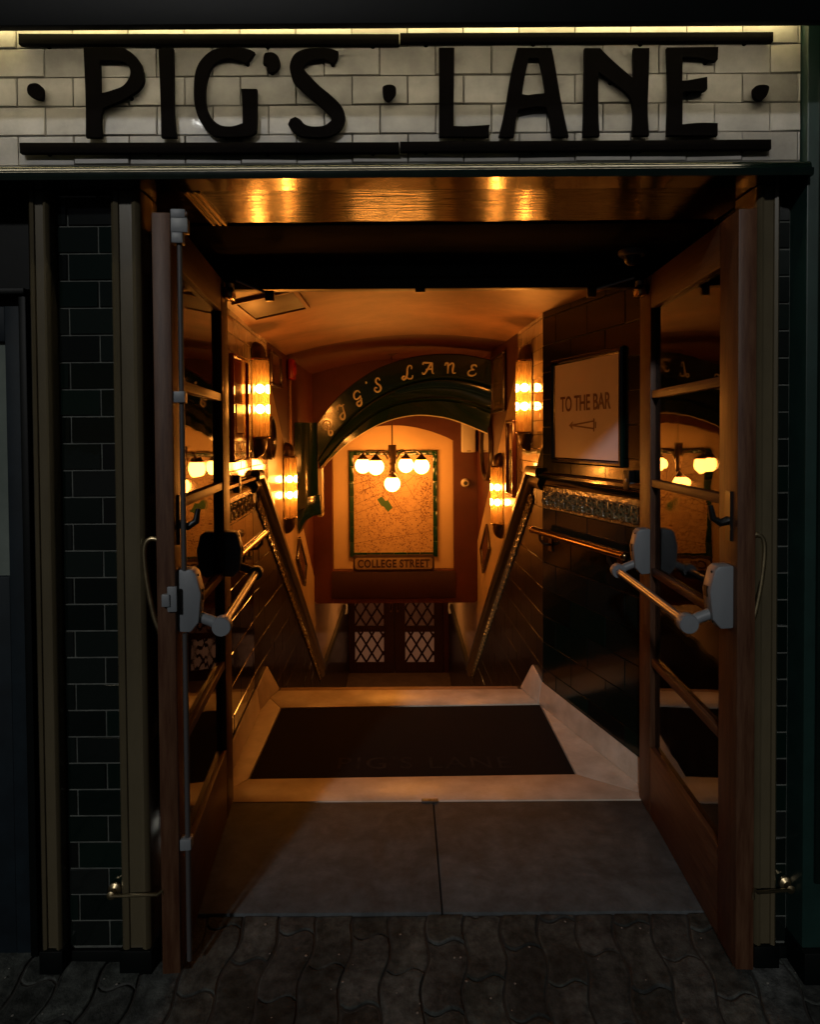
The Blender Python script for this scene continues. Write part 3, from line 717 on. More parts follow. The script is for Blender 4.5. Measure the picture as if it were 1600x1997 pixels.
ob = board(ar, 'cove_moulding', [(c_b1, YA+.012), (bandcurve(c_b1, c_b2, .06), YA+.045), (bandcurve(c_b1, c_b2, .12), YA+.030), (bandcurve(c_b1, c_b2, .22), YA+.028), (bandcurve(c_b1, c_b2, .55), YA+.050), (bandcurve(c_b1, c_b2, .9), YA+.085), (c_b2, YA+.080)], ARCHG)
ob = board(ar, 'soffit_band', [(c_b2, YA+.080), (bandcurve(c_b2, c_in, .10), YA+.095), (bandcurve(c_b2, c_in, .16), YA+.085), (bandcurve(c_b2, c_in, .5), YA+.115), (c_in, YA+.165)], ARCHG)
ob = board(ar, 'back_edge', [(c_in, YA+.165), (bandcurve(c_b2, c_in, 1.06), YA+.172), (c_in, YA+.20), (c_b1, back), (c_out, back)], IVORY)
# script letters
G = {
 'P': [[(.62,.98),(.50,.70),(.42,.30),(.30,.05),(.50,-.05),(.75,.05),(.78,.22),(.60,.28)], [(.20,.42),(.02,.55),(.05,.80),(.35,1.0),(.75,.98),(.98,.78),(.85,.55),(.50,.48)]],
 'I': [[(.05,.70),(.10,.92),(.40,1.0),(.60,.90),(.95,.96)], [(.72,.90),(.66,.55),(.60,.20),(.35,.0),(.08,.06),(.05,.25),(.30,.38),(.70,.45)]],
 'G': [[(.92,.80),(.80,.98),(.50,1.0),(.15,.85),(.05,.60),(.25,.45),(.60,.50),(.85,.62)], [(.85,.62),(.80,.35),(.70,.08),(.40,-.05),(.15,.05),(.20,.22),(.50,.28),(.95,.38)]],
 "'": [[(.5,.95),(.6,.8),(.45,.62)]],
 'S': [[(.95,.80),(.85,.98),(.60,1.0),(.42,.82),(.50,.62),(.80,.42),(.85,.18),(.60,.0),(.25,.0),(.05,.18),(.20,.34),(.40,.26)]],
 'L': [[(.95,.72),(.98,.95),(.75,1.02),(.58,.80),(.52,.45),(.40,.15),(.15,.0),(.0,.10),(.15,.25),(.40,.15),(.65,.02),(.92,.05),(1.0,.25)]],
 'A': [[(.0,.15),(.05,.0),(.20,.02),(.45,.40),(.80,.98),(.84,.50),(.86,.10),(1.0,.02)], [(.05,.80),(.10,.98),(.45,1.0),(.80,.98)], [(.28,.38),(.60,.42),(.86,.42)]],
 'N': [[(.0,.70),(.08,.95),(.25,.95),(.30,.60),(.28,.0)], [(.28,.60),(.45,.85),(.65,.98),(.78,.80),(.72,.30),(.80,.05),(1.0,.10)]],
 'E': [[(.92,.82),(.80,1.0),(.50,.98),(.38,.78),(.50,.60),(.72,.55)], [(.72,.55),(.35,.50),(.10,.30),(.15,.05),(.50,-.02),(.85,.12),(.92,.30)]],
}
def scr(ch, px, py, h, wd, ang):
    m = MB()
    for st in G[ch]:
        pp = []
        for (u, v) in smooth_path(st, 5):
            du, dv = (u-.5)*wd, -(v-.5)*h; a = R(ang)
            pp.append(at(px + du*math.cos(a) - dv*math.sin(a), py + du*math.sin(a) + dv*math.cos(a), YA-.0005) - Vector((0, YA, 0)))
        n = len(pp); m.tube(pp, [(.0044 + .0036*math.sin(math.pi*min(1, i/(n-1)))) for i in range(n)], 6)
    o_ = m.build('script_letter', IVORY, ar, smooth=True)
for ch, cx, cy, h, wd, an in (('P', 320, 617, 112, 62, -22), ('I', 433, 492, 112, 66, -20), ('G', 555, 385, 112, 62, -18), ("'", 618, 283, 60, 30, -10),
                              ('S', 704, 283, 102, 62, -12), ('L', 936, 187, 102, 84, -6), ('A', 1102, 152, 86, 92, 0), ('N', 1275, 152, 84, 86, 3), ('E', 1447, 168, 84, 74, 6)):
    scr(ch, 560 + cx/4, 680 + cy/4, h/4, wd/4, an)
# left return of the board against the wall, with its curled foot
q = lambda px, py, Y: tuple(at(px, py, Y) - Vector((0, YA, 0)))
m = MB(); rows = []
for k in range(9):
    t = k/8; px = 574 + (618-574)*t; Yk = YA - .14 + .15*t + .03*math.sin(math.pi*t)
    rows.append([q(px, 824, Yk), q(px+1, 880, Yk+.006), q(px+2, 940, Yk), q(px + 1 + 2*t, 1000 - 25*t, Yk)])
rows2 = [[(x, y+.02, z) for x, y, z in r_] for r_ in rows]
m.loft(rows, closed=False); m.loft(rows2, closed=False)
m.loft([rows[-1], rows2[-1]], closed=False); m.loft([rows[0], rows2[0]], closed=False); m.loft([[r_[0] for r_ in rows], [r_[0] for r_ in rows2]], closed=False)
m.build('return_panel', ARCHG, ar, smooth=True)
foot = [(579, 985), (586, 976), (600, 969), (624, 965), (627, 1003), (612, 1006), (598, 1014), (590, 1026), (583, 1042), (580, 1020)]
m = MB(); P = [at(x, y, YA-.03) for x, y in foot]; m.prism([(p.x, p.z) for p in P], -.03, .14); m.build('scroll_foot', ARCHG, ar, bevel=.003)
a_, b_ = at(618.5, 914, YA+.02), at(628, 1008, YA+.02)
MB().box(a_.x, b_.x, .02, .16, b_.z, a_.z).build('ivory_edge', mat('ivory_edge_paint', (.55, .44, .28), .5), ar, bevel=.002)

# ---------------------------------------------------------------- chandelier
YC = 6.08
c = at(765.5, 900, YC)
ch = T('chandelier', 'bronze chandelier with five glowing globes hanging before the map', 'chandelier', (c.x, YC, c.z))
zt = 2.25 - c.z
MB().tube([(0, 0, .12), (0, 0, zt)], .0055, 10).build('rod', BRONZE, ch)
MB().lathe([(.004, zt-.04), (.05, zt-.02), (.055, zt)], 20).build('ceiling_rose', BRONZE, ch, smooth=True)
MB().box(-.036, .036, -.036, .036, -.02, .15).box(-.028, .028, -.028, .028, -.10, -.02).build('body', BRONZE, ch, bevel=.004)
gl = [(708, 908, .05, 14.5), (733.5, 910.5, -.17, 16), (792, 907, .19, 13.5), (822.5, 909, -.03, 15.5), (765.5, 943.5, -.06, 15.2)]
for i, (px, py, dy, rp) in enumerate(gl):
    p = at(px, py, YC+dy) - Vector((c.x, YC, c.z)); rr = .070
    gobj = MB().sphere(p, rr, 24, 16).build('globe', GLOBE, ch, smooth=True)
    MB().lathe([(.012, .106), (.016, .096), (.030, .083), (.047, .066), (.050, .060), (.044, .052)], 20, Matrix.Translation(p)).build('globe_cap', BRONZE, ch, smooth=True)
    top = p + Vector((0, 0, .10))
    if i < 4:
        pts = [(0, 0, -.05), (p.x*.16, p.y*.16, .03), (p.x*.35, p.y*.35, .085), (p.x*.8, p.y*.8, .098), (p.x*.97, p.y*.97, top.z + .012), tuple(top)]
        MB().tube(smooth_path(pts, 5), .0075, 8).build('arm', BRONZE, ch, smooth=True)
    else:
        MB().tube([(0, 0, -.09), tuple(top + Vector((0, 0, -.01)))], .012, 8).build('arm', BRONZE, ch, smooth=True)

# ---------------------------------------------------------------- wall sconces
def make_sconce():
    t = bpy.data.objects.new('wall_sconce', None); col.objects.link(t)
    MB().box(-.060, .060, -.008, 0, -.21, .21).build('back_plate', BRONZE, t, bevel=.002)
    r0 = .077; n = 64
    rings = []
    for z in (-.208, .208):
        rings.append([((r0+.0022*math.cos(2*math.pi*k/2.0))*math.cos(math.pi*k/n), -.006-(r0+.0022*math.cos(math.pi*k))*math.sin(math.pi*k/n), z) for k in range(n+1)])
    MB().loft(rings, closed=False, caps=False).build('ribbed_glass_tube', TUBEGLASS, t)
    def half(prof, y0=-.006, nn=20):
        m = MB(); m.loft([[(r*math.cos(math.pi*k/nn), y0 - r*math.sin(math.pi*k/nn), z) for k in range(nn+1)] for r, z in prof], closed=True); return m
    for s, hh in ((1, .098), (-1, .110)):
        half([(.004, s*.209), (.079, s*.209), (.081, s*.214), (.079, s*.219), (.004, s*.219)]).build('end_ring', BRASS, t, smooth=True)
        half([(r_, s*(.2195 + hh*z_)) for r_, z_ in ((.064, 0), (.064, .35), (.059, .55), (.049, .75), (.034, .90), (.014, .98), (.002, 1.0))]).build('domed_cap', BRONZE, t, smooth=True)
        MB().sphere((0, -.066, s*.226), .009, 10, 6).build('finial', BRASS, t, smooth=True)
        MB().sphere((0, -.034, s*.056), .0245, 20, 12, Matrix.Diagonal((1.45, 1, 1, 1))).build('bulb', BRIGHT_BULB, t, smooth=True)
        MB().lathe([(.010, s*.085), (.011, s*.150), (.008, s*.207)], 12, Matrix.Translation((0, -.034, 0))).build('lamp_holder', OLDBRASS, t, smooth=True)
    return t
def copy_tree(o, parent=None):
    c_ = o.copy(); col.objects.link(c_); c_.parent = parent
    for k in o.children: copy_tree(k, c_)
    return c_
sc0 = make_sconce(); spots = [(WR2, 1037, 774, 4.12, 'ribbed glass wall lamp beside the dark tile wall, nearest on the right'),
    (WR2, 981, 965, 5.10, 'ribbed glass wall lamp lower down the stairs on the right'),
    (WL2, 493, 778, 3.79, 'ribbed glass wall lamp beside the red poster, nearest on the left'),
    (WL2, 553, 950, 4.80, 'ribbed glass wall lamp lower down the stairs, left of the arched board')]
for i, (W, px, py, Y, lab) in enumerate(spots):
    o = sc0 if i == 0 else copy_tree(sc0)
    zz_ = at(px, py, Y).z; p = W.pt(Y, zz_, .007)
    o.location = p; o.rotation_euler = (0, 0, W.rz); tag(o, lab, 'wall lamp', 'amber ribbed wall lamps')

# ---------------------------------------------------------------- pictures and bits on the walls
def on_wall(W, Y0, Y1, z0, z1, name, label, cat, fm, face, out=.02, fw=.02, tilt=0, extra=None):
    Ym = (Y0+Y1)/2; p = W.pt(Ym, (z0+z1)/2, .009)
    o = T(name, label, cat, p, W.rz); o.rotation_euler = (0, R(tilt), W.rz); w2 = abs(W.x(Y1)-W.x(Y0))/2; h2 = (z1-z0)/2
    m = MB(); m.box(-w2, w2, -out, 0, h2-fw, h2); m.box(-w2, w2, -out, 0, -h2, -h2+fw); m.box(-w2, -w2+fw, -out, 0, -h2+fw, h2-fw); m.box(w2-fw, w2, -out, 0, -h2+fw, h2-fw)
    m.build('frame', fm, o, bevel=.003)
    MB().box(-w2+fw, w2-fw, -out*.55, -.001, -h2+fw, h2-fw).build('picture', face, o)
    if extra: extra(o, w2, h2, out)
    return o
FR_D = mat('dark_picture_frame', (.03, .014, .008), .3, coat=.3)
PIC1 = mat('sepia_print', (.34, .22, .13), .12, coat=1.0, color2=(.12, .07, .04), vscale=9)
PIC2 = mat('brown_print', (.20, .11, .06), .12, coat=1.0, color2=(.07, .035, .02), vscale=12)
REDP = mat('red_poster_print', (.34, .02, .015), .12, coat=1.0, var=.3, vscale=8)
on_wall(WR2, 4.93, 5.46, 1.68, 2.12, 'framed_picture', 'tall glazed picture in dark frame above the far sconce on the right', 'picture', FR_D, PIC1)
def poster_extra(o, w2, h2, out):
    tv, tf = text_mesh('RMOY', w2*1.3, .05, .001, bold=.02)
    MB().add([(x, y-out*.56, z-h2*.70) for x, y, z in tv], tf).build('lettering', IVORY, o)
    MB().box(-w2*.5, w2*.4, -out*.62, -out*.56, -h2*.45, h2*.1).build('figure_panel', mat('poster_figures', (.45, .22, .12), .3, color2=(.2, .05, .03), vscale=25), o)
on_wall(WL1, 3.17, 3.54, 1.39, 1.90, 'red_poster', 'red glazed poster on cream tiles just left of the near sconce', 'poster', REDP, REDP, extra=poster_extra, fw=.012)
def sign_rows(o, w2, h2, out):
    for k, s_ in enumerate(('OPEN', 'LATE', 'BAR')):
        pass
on_wall(WL2, 4.25, 4.62, 1.83, 2.05, 'framed_notice', 'small dark framed notice high on the left wall beside the red alarm', 'picture', FR_D, PIC2)
on_wall(WL2, 5.30, 5.80, .38, .58, 'framed_picture', 'small dark picture low on the left plaster below the arched board', 'picture', FR_D, PIC2, tilt=37)
on_wall(WR2, 5.66, 6.12, .40, .64, 'framed_picture', 'small brown picture low on the right plaster above the coping', 'picture', FR_D, PIC2, tilt=-37)
on_wall(WR2, 4.53, 4.78, 1.09, 1.61, 'narrow_panel', 'narrow red brown framed panel between the two right sconces', 'picture', mat('red_brown_frame', (.10, .02, .012), .3, coat=.3), PIC2, out=.03)
def oval(W, Y, z, ry, rz_, name, label, face):
    p = W.pt(Y, z, .009); o = T(name, label, 'picture', p, W.rz); k = 32
    ring = lambda f, y: [(ry*f*math.cos(2*math.pi*i/k), y, rz_*f*math.sin(2*math.pi*i/k)) for i in range(k)]
    MB().loft([ring(1, 0), ring(1, -.02), ring(.97, -.028), ring(.88, -.026), ring(.86, -.010)], caps=False).build('frame', FR_D, o, smooth=True)
    MB().loft([ring(.87, -.002), ring(.87, -.010)]).build('picture', face, o)
oval(WR2, 5.80, 1.40, .27, .285, 'round_mirror', 'large round dark framed mirror on the right wall beside the niche', mat('mirror', (.5, .45, .4), .06, metal=1))
oval(WL2, 4.22, 1.50, .12, .135, 'oval_picture', 'small oval dark picture between the two left sconces', PIC2)
# alarm with conduit
p = WL2.pt(5.02, at(564, 721, 5.02).z, .004)
o = T('fire_alarm_sounder', 'red alarm sounder box on the oxblood wall above a pale conduit', 'alarm', p, WL2.rz)
MB().box(-.055, .055, -.05, 0, -.075, .075).build('alarm_case', REDPL, o, bevel=.012, seg=3)
M = Matrix.Rotation(R(90), 4, 'X')
MB().lathe([(.040, .051), (.036, .058), (.010, .060)], 24, M).build('sounder_grille', REDPL, o, smooth=True)
pa, pb_ = -.075, at(560, 870, 5.02).z - p.z
o2 = tag(MB().tube([(0, -.012, pa-.002), (0, -.012, pb_)], .010, 10).box(-.022, .022, -.028, 0, pb_-.06, pb_-.002).build('conduit_pipe', mat('pale_conduit', (.30, .15, .09), .5), None, smooth=True, loc=p, rot=WL2.rz), 'thin vertical conduit running down from the red alarm sounder', 'pipe')

# "TO THE BAR" sign in its tiled frame
W = WR1
_P = [at(1086, 712, 3.50), at(1219, 690, 2.95), at(1219, 906, 2.95), at(1089, 890, 3.50)]
Yl, Yr = 3.675, 3.04; z0_, z1_ = 1.36, 1.905
p = W.pt((Yl+Yr)/2, (z0_+z1_)/2, .009)
o = T('bar_sign', 'pale pink enamel sign reading TO THE BAR with an arrow, in a green tile frame', 'sign', p, W.rz)
w2 = abs(W.x(Yl)-W.x(Yr))/2; h2 = (z1_-z0_)/2
m = MB(); fw = .030
prof = [(0, 0), (-.012, 0), (-.022, .008), (-.022, .018), (-.012, .024), (-.010, .030), (0, .030)]
def fr_side(a, b_, c_, d_):
    rg = lambda e: [(e[0] + e[2]*pr[1], pr[0], e[1] + e[3]*pr[1]) for pr in prof]
    m.loft([rg(a), rg(b_)])
cs = [(-w2, -h2, 1, 1), (w2, -h2, -1, 1), (w2, h2, -1, -1), (-w2, h2, 1, -1)]
for i in range(4): fr_side(cs[i], cs[(i+1) % 4], 0, 0)
m.build('tile_frame', GREEN_TILE, o, smooth=True)
MB().box(-w2+.028, w2-.028, -.008, 0, -h2+.028, h2-.028).build('sign_plate', mat('pale_pink_enamel', (.74, .70, .78), .30, coat=.5, var=.08, vscale=4), o)
tv, tf = text_mesh('TO THE BAR', w2*1.42, .080, .0012, bold=.014)
SINK = mat('maroon_ink', (.10, .02, .02), .4)
for wv, wf in words_of(tv, tf, 3): MB().add([(x-.005, y-.0085, z+.035) for x, y, z in wv], wf).build('lettering', SINK, o)
m = MB()
def seg(a, b_, wd=.008):
    a, b_ = Vector(a), Vector(b_); d = (b_-a).normalized(); nn = Vector((-d.y, d.x))*wd/2
    m.prism([(q_.x, q_.y) for q_ in (a+nn, b_+nn, b_-nn, a-nn)], -.0097, -.0085)
seg((-.13, -.075), (.085, -.058)); seg((-.13, -.075), (.085, -.094)); seg((.085, -.045), (.085, -.108)); seg((.100, -.062), (.100, -.092))
m.prism([(-.15, -.075), (-.112, -.055), (-.120, -.075), (-.112, -.097)], -.0099, -.0085)
m.build('arrow', SINK, o)

# brass handrails
def handrail(W, Ya, Yb, z, label):
    o = T('handrail', label, 'handrail', (W.a.x, W.a.y, z), W.rz)
    xa, xb = W.x(Ya), W.x(Yb)
    MB().tube([(xa, -.075, 0), (xb, -.075, 0)], .019, 14).build('rail', BRASS, o, smooth=True)
    for x_ in (xa, xb): MB().sphere((x_, -.075, 0), .0215, 14, 8).build('end_cap', BRASS, o, smooth=True)
    for Y in (Ya+.12, Yb-.08):
        x = W.x(Y); MB().tube([(x, -.010, -.075), (x, -.05, -.070), (x, -.072, -.045), (x, -.075, -.018)], .008, 8).box(x-.02, x+.02, -.014, -.008, -.11, -.04).build('bracket', BRONZE, o, smooth=True)
handrail(WR1, 2.95, 3.79, .985, 'polished brass handrail below the frieze on the right wall')
handrail(WL1, 3.00, 3.70, .985, 'polished brass handrail below the frieze on the left wall')
# door release boxes at the tile edge
p = WR1.pt(2.99, at(1237, 936, 2.99).z, .009)
o = T('release_button', 'small black box with steel button beside the ledge, right wall', 'switch', p, WR1.rz); MB().box(-.022, .022, -.03, 0, -.042, .042).build('box', BLACKPL, o, bevel=.003); MB().lathe([(.008, .030), (.007, .033), (.001, .034)], 12, Matrix.Rotation(R(90), 4, 'X')).build('button', CHROME, o)
p = WL1.pt(3.24, at(455, 944, 3.24).z, .009)
o = T('release_button', 'small black box with steel button beside the ledge, left wall', 'switch', p, WL1.rz); MB().box(-.022, .022, -.03, 0, -.042, .042).build('box', BLACKPL, o, bevel=.003); MB().lathe([(.008, .030), (.007, .033), (.001, .034)], 12, Matrix.Rotation(R(90), 4, 'X')).build('button', CHROME, o)

# ---------------------------------------------------------------- door head, recess, soffit
head = T('doorway_beam', 'black beam over the doorway with the door closer arms', 'beam', (0, 2.80, 0))
MB().box(-.84, 1.12, 0, .055, 2.112, 2.36).build('head_beam', BLACK, head, bevel=.003)
MB().box(-.80, 1.06, -.012, -.0005, 2.150, 2.160).build('head_bead', mat('dark_bead', (.05, .04, .03), .25), head)
c = at(820, 563, 2.79); MB().box(c.x-.02, c.x+.02, -.014, -.0005, 2.094, 2.118).build('strike_plate', BRONZE, head)
SZ = 2.212
sf = T('entrance_soffit', 'dark varnished wooden soffit over the doorway reflecting the lamps', 'soffit', (0, 0, SZ))
MB().box(-.765, 1.03, 1.90, 2.799, 0, .04).build('soffit_board', SOFFIT, sf)
MB().box(-.765, 1.03, 2.262, 2.798, -.006, -.0003).build('reflection_stop', mat('matt_black_panel', (.002, .002, .002), .9, spec=.05), sf, bevel=.002)  # matt black sheet added to cut off the soffit's lamp reflections
v = T('air_vent', 'thin slotted aluminium vent set in the soffit at left', 'vent', (-.60, 2.11, SZ))
m = MB(); m.box(-.022, -.014, -.15, .15, -.006, -.0003); m.box(-.002, .006, -.15, .15, -.006, -.0003); m.box(.016, .024, -.15, .15, -.006, -.0003); m.build('vent_slat', OLDBRASS, v)
MB().box(-.024, .026, -.152, .152, -.002, -.0002).build('vent_back', BLACKPL, v)
c = at(1234, 494, 2.60)
o = T('dome_camera', 'small pale dome camera under the dark soffit near the right door', 'camera', (c.x, c.y, SZ))
MB().lathe([(.052, 0), (.052, -.018), (.046, -.026), (.030, -.028)], 24).build('camera_base', GREY_PL, o, smooth=True)
MB().sphere((0, 0, -.030), .033, 20, 12).build('dome', BLACKPL, o, smooth=True)

# recess side walls between facade and doors
def reveal(W, label):
    r_ = T('recess_wall', label, 'wall', (W.a.x, W.a.y, 0), W.rz); xs = sorted((W.x(W.a.y), W.x(W.b.y)))
    m = MB(); tiles(m, xs[0], xs[1], 0.0, SZ, .156, .078, oz=.03, gap=.004, tilt=.0008); m.build('tile_field', GREEN_TILE, r_)
    MB().box(xs[0], xs[1], 0, .04, -.08, SZ).build('grout_bed', GROUT_D, r_)
reveal(Wall((-.785, 2.06), (-.785, 2.86), 'L'), 'dark green tiled side of the recess behind the left door')
reveal(Wall((1.045, 2.06), (1.045, 2.86), 'R'), 'dark green tiled side of the recess behind the right door')

o = T('glint_panel', 'small added panel of white bars glowing as a glint, low in the recess behind the left door', 'light', (-.785+.008, 2.165, .235), R(90))  # glowing panel added to stand in for a bright reflected glint
MB().box(-.050, .050, -.010, 0, -.036, .036).build('glint_back', BLACKPL, o, bevel=.003)
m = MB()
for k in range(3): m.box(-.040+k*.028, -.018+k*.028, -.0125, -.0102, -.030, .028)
m.build('glint_bars', mat('cool_white_glow', (1, 1, .9), .4, emit=(1, .96, .82), estr=10), o)

# ---------------------------------------------------------------- doors
WD, HD, TD = .925, 2.125, .050
zr = [.275, .612, .968, 1.315, 1.662, 1.995]; SW = .125
GREYLABEL = None
def make_door(hx, hy, fx, fy, sgn, label, rod):
    d = Vector((fx-hx, fy-hy, 0)); a = math.atan2(d.y, d.x); W_ = d.length
    t = T('glazed_door', label, 'door', (hx, hy, 0.004), a)
    # local: x from hinge to free edge, y*sgn>0 = face towards the passage, slab from y=0 (inner face) to -TD*sgn
    def bx_(m, x0, x1, y0, y1, z0, z1): ya, yb = sorted((y0*sgn, y1*sgn)); return m.box(x0, x1, ya, yb, z0, z1)
    bx_(MB(), 0, SW+.015, -TD, 0, 0, HD).build('stile', WOOD, t, bevel=.003)
    bx_(MB(), W_-SW, W_, -TD, 0, 0, HD).build('stile', WOOD, t, bevel=.003)
    bx_(MB(), SW+.0155, W_-SW-.0005, -TD+.001, -.001, 0, zr[0]).build('rail', WOOD_H, t, bevel=.003)
    bx_(MB(), SW+.0155, W_-SW-.0005, -TD+.001, -.001, zr[5], HD).build('rail', WOOD_H, t, bevel=.003)
    for z in zr[1:5]:
        bx_(MB(), SW+.0155, W_-SW-.0005, -TD+.006, -.004, z-.015, z+.015).build('glazing_bar', WOOD_H, t, bevel=.003)
    for i in range(5):
        z0, z1 = zr[i]+(.0155 if i else .0005), zr[i+1]-(.0155 if i < 4 else .0005)
        bx_(MB(), SW+.016, W_-SW-.001, -.023, -.020, z0, z1).build('pane', DOORGLASS, t)
        m = MB()
        for (xa, xb, za, zb) in ((SW+.016, SW+.026, z0, z1), (W_-SW-.011, W_-SW-.001, z0, z1), (SW+.0265, W_-SW-.0115, z0, z0+.008), (SW+.0265, W_-SW-.0115, z1-.008, z1)):
            bx_(m, xa, xb, -.036, -.0235, za, zb)
        m.build('glazing_bead', WOOD_H, t)
    # push bar
    zc_ = 1.045
    def pod(x, s_):
        pf = [(-.085, .0), (-.088, .035), (-.06, .058), (.02, .066), (.078, .052), (.090, .040), (.092, 0)]
        m = MB(); rg = lambda xx: [(xx, o_*sgn, zc_+z_) for z_, o_ in pf]
        m.loft([rg(x-.030), rg(x+.030)]); b_ = m.build('push_bar_housing', GREY_PL, t, bevel=.005)
        MB().box(x-.012, x+.010, min(.055*sgn, .068*sgn), max(.055*sgn, .068*sgn), zc_+.0, zc_+.03).build('housing_inset', BLACKPL, b_)
        for zz2, yy2 in ((-.070, .051), (.072, .0545)): MB().sphere((x+.012, yy2*sgn, zc_+zz2), .0035, 8, 5).build('screw', BLACKPL, b_)
    pod(W_-.050, 1); pod(.115, -1)
    for x in (W_-.050, .115):
        m = MB(); x2 = x + (.0 if x > .5 else 0)
        m.tube([(x2, .040*sgn, zc_-.045), (x2, .085*sgn, zc_-.062), (x2, .115*sgn, zc_-.078)], .016, 12)
        m.lathe([(.004, -.020), (.026, -.019), (.028, -.014), (.028, .014), (.026, .019), (.004, .020)], 20, Matrix.Translation((x2, .118*sgn, zc_-.078)) @ Matrix.Rotation(R(90), 4, 'Y'))
        m.build('bar_arm', GREY_PL, t, smooth=True)
    MB().tube([(.130, .118*sgn, zc_-.078), (W_-.066, .118*sgn, zc_-.078)], .0135, 14).build('push_bar', CHROME, t, smooth=True)
    # black hook above
    hz = 1.275
    m = MB(); bx_(m, W_-.060, W_-.030, 0, .008, hz-.07, hz+.07)
    m.tube([(W_-.045, .006*sgn, hz-.012), (W_-.045, .028*sgn, hz-.020), (W_-.045, .050*sgn, hz-.006), (W_-.045, .056*sgn, hz+.030)], [.013, .012, .010, .007], 10)
    m.build('hook', BLACKPL, t, smooth=True)
    # bow pull handle on the street face
    y_ = -TD
    pts = [(W_-.050, y_*sgn, 1.215), (W_-.050, (y_-.030)*sgn, 1.220), (W_-.050, (y_-.046)*sgn, 1.190), (W_-.050, (y_-.040)*sgn, 1.10), (W_-.050, (y_-.022)*sgn, 1.00), (W_-.050, (y_-.004)*sgn, .945), (W_-.050, (y_-.002)*sgn, .90)]
    MB().tube(smooth_path(pts, 5), [.0075]*(len(smooth_path(pts, 5))), 10).build('pull_handle', OLDBRASS, t, smooth=True)
    # closer body at the top by the hinge
    m = MB(); bx_(m, .035, .115, .0005, .040, HD-.072, HD-.030); m.build('closer_body', BRASS, t, bevel=.006)
    MB().lathe([(.018, 0), (.018, .020), (.006, .024)], 16, Matrix.Translation((.075, .022*sgn, HD-.030))).build('closer_spindle', CHROME, t, smooth=True)
    if rod:
        m = MB(); m.tube([(W_-.022, .020*sgn, .02), (W_-.022, .020*sgn, zc_-.09)], .0075, 10); m.tube([(W_-.022, .020*sgn, zc_+.09), (W_-.022, .020*sgn, HD-.06)], .0075, 10)
        m.build('bolt_rod', DULL, t, smooth=True)
        for z in (.36, 1.62, 2.06):
            m = MB(); bx_(m, W_-.038, W_-.006, 0, .032, z-.016, z+.016); m.build('rod_guide', GREY_PL, t, bevel=.003)
        m = MB(); bx_(m, W_-.034, W_-.004, 0, .046, HD-.052, HD-.012); bx_(m, W_-.034, W_-.026, 0, .040, HD-.012, HD+.012); bx_(m, W_-.012, W_-.004, 0, .040, HD-.012, HD+.012)
        m.build('latch_keeper', GREY_PL, t, bevel=.002)
        m = MB(); m.box(W_, W_+.010, min(-.020*sgn, .006*sgn), max(-.020*sgn, .006*sgn), zc_-.02, zc_+.05); m.box(W_, W_+.016, min(-.034*sgn, -.012*sgn), max(-.034*sgn, -.012*sgn), zc_-.004, zc_+.030)
        m.build('latch_bolt', GREY_PL, t, bevel=.002)
    return t
make_door(-.716, 2.80, -.637, 1.885, 1, 'open glazed oak door with long steel bolt rod, on the left', True)
make_door(.972, 2.80, .926, 1.885, -1, 'open glazed oak door without a bolt rod, on the right', False)
def closer(p0, p1, label):
    o = T('door_closer_arm', label, 'door closer', p1)
    d0 = p0 - p1
    MB().tube([(0, 0, 0), (d0.x, d0.y, d0.z)], .0065, 8).build('arm', CHROME, o, smooth=True)
    MB().box(-.018, .018, -.02, .005, -.030, .012).build('arm_bracket', BRONZE, o, bevel=.003)
closer(Vector((-.655, 2.70, 2.128)), at(527, 574, 2.775), 'steel closer arm with dark bracket reaching from the left door to the beam')
closer(Vector((.915, 2.70, 2.128)), at(1153, 566, 2.775), 'steel closer arm with dark bracket reaching from the right door to the beam')

# ---------------------------------------------------------------- facade
fx = lambda px, Y: at(px, 1100, Y).x
def moulding(name, label, xa, xb, Y, z0=-.06, z1=2.208, plinth=0.10, depth=.09):
    o = T(name, label, 'moulding', ((xa+xb)/2, Y, 0)); w_ = (xb-xa)/2
    pr = [(-w_, depth), (-w_, .012), (-w_*.92, .003), (-w_*.70, -.004), (-w_*.45, .0), (-w_*.40, .006), (w_*.40, .006), (w_*.45, 0), (w_*.70, -.004), (w_*.92, .003), (w_, .012), (w_, depth)]
    MB().loft([[(x, y, z) for x, y in pr] for z in (z0+plinth, z1)]).build('shaft', OLIVE, o, smooth=True)
    MB().box(-w_-.004, w_+.004, -.008, depth, z0, z0+plinth-.0005).build('plinth', CORNICE, o, bevel=.004)
moulding('door_moulding', 'olive beige vertical moulding at the far left, beside the shop window', fx(66, YF), fx(107, YF), YF)
moulding('door_moulding', 'olive beige vertical moulding between dark tile pier and left door', fx(224, YF), fx(283, YF), YF, depth=.13)
moulding('door_moulding', 'olive beige vertical moulding right of the right door', fx(1476, YF), fx(1521, YF), YF, depth=.13)
def pier(xa, xb, label, Y=1.975):
    o = T('tiled_pier', label, 'pier', (0, Y, 0))
    m = MB(); tiles(m, xa, xb, .02, 2.208, .150, .0778, ox=xb-.049, oz=.018, gap=.0050, tilt=.0009, half=.42); m.build('tile_field', GREEN_TILE, o)
    MB().box(xa, xb, -.0035, .08, -.08, 2.208).build('grout_bed', GROUT_P, o)
    MB().box(xa, xb, -.016, -.0005, -.08, .014).build('plinth', CORNICE, o, bevel=.004)
pier(fx(107, YF)+.001, fx(224, YF)-.001, 'narrow pier of dark green glazed brick tiles on the left')
pier(fx(1521, YF)+.001, 1.1155, 'thin strip of dark green glazed brick tiles beside the green column')
# wood strip on the left jamb
o = T('door_jamb', 'thin oak jamb strip behind the left moulding', 'jamb', (-.765, 2.07, 0)); MB().box(-.019, .004, -.0, .022, 0, 2.2).build('strip', WOOD, o, bevel=.002)
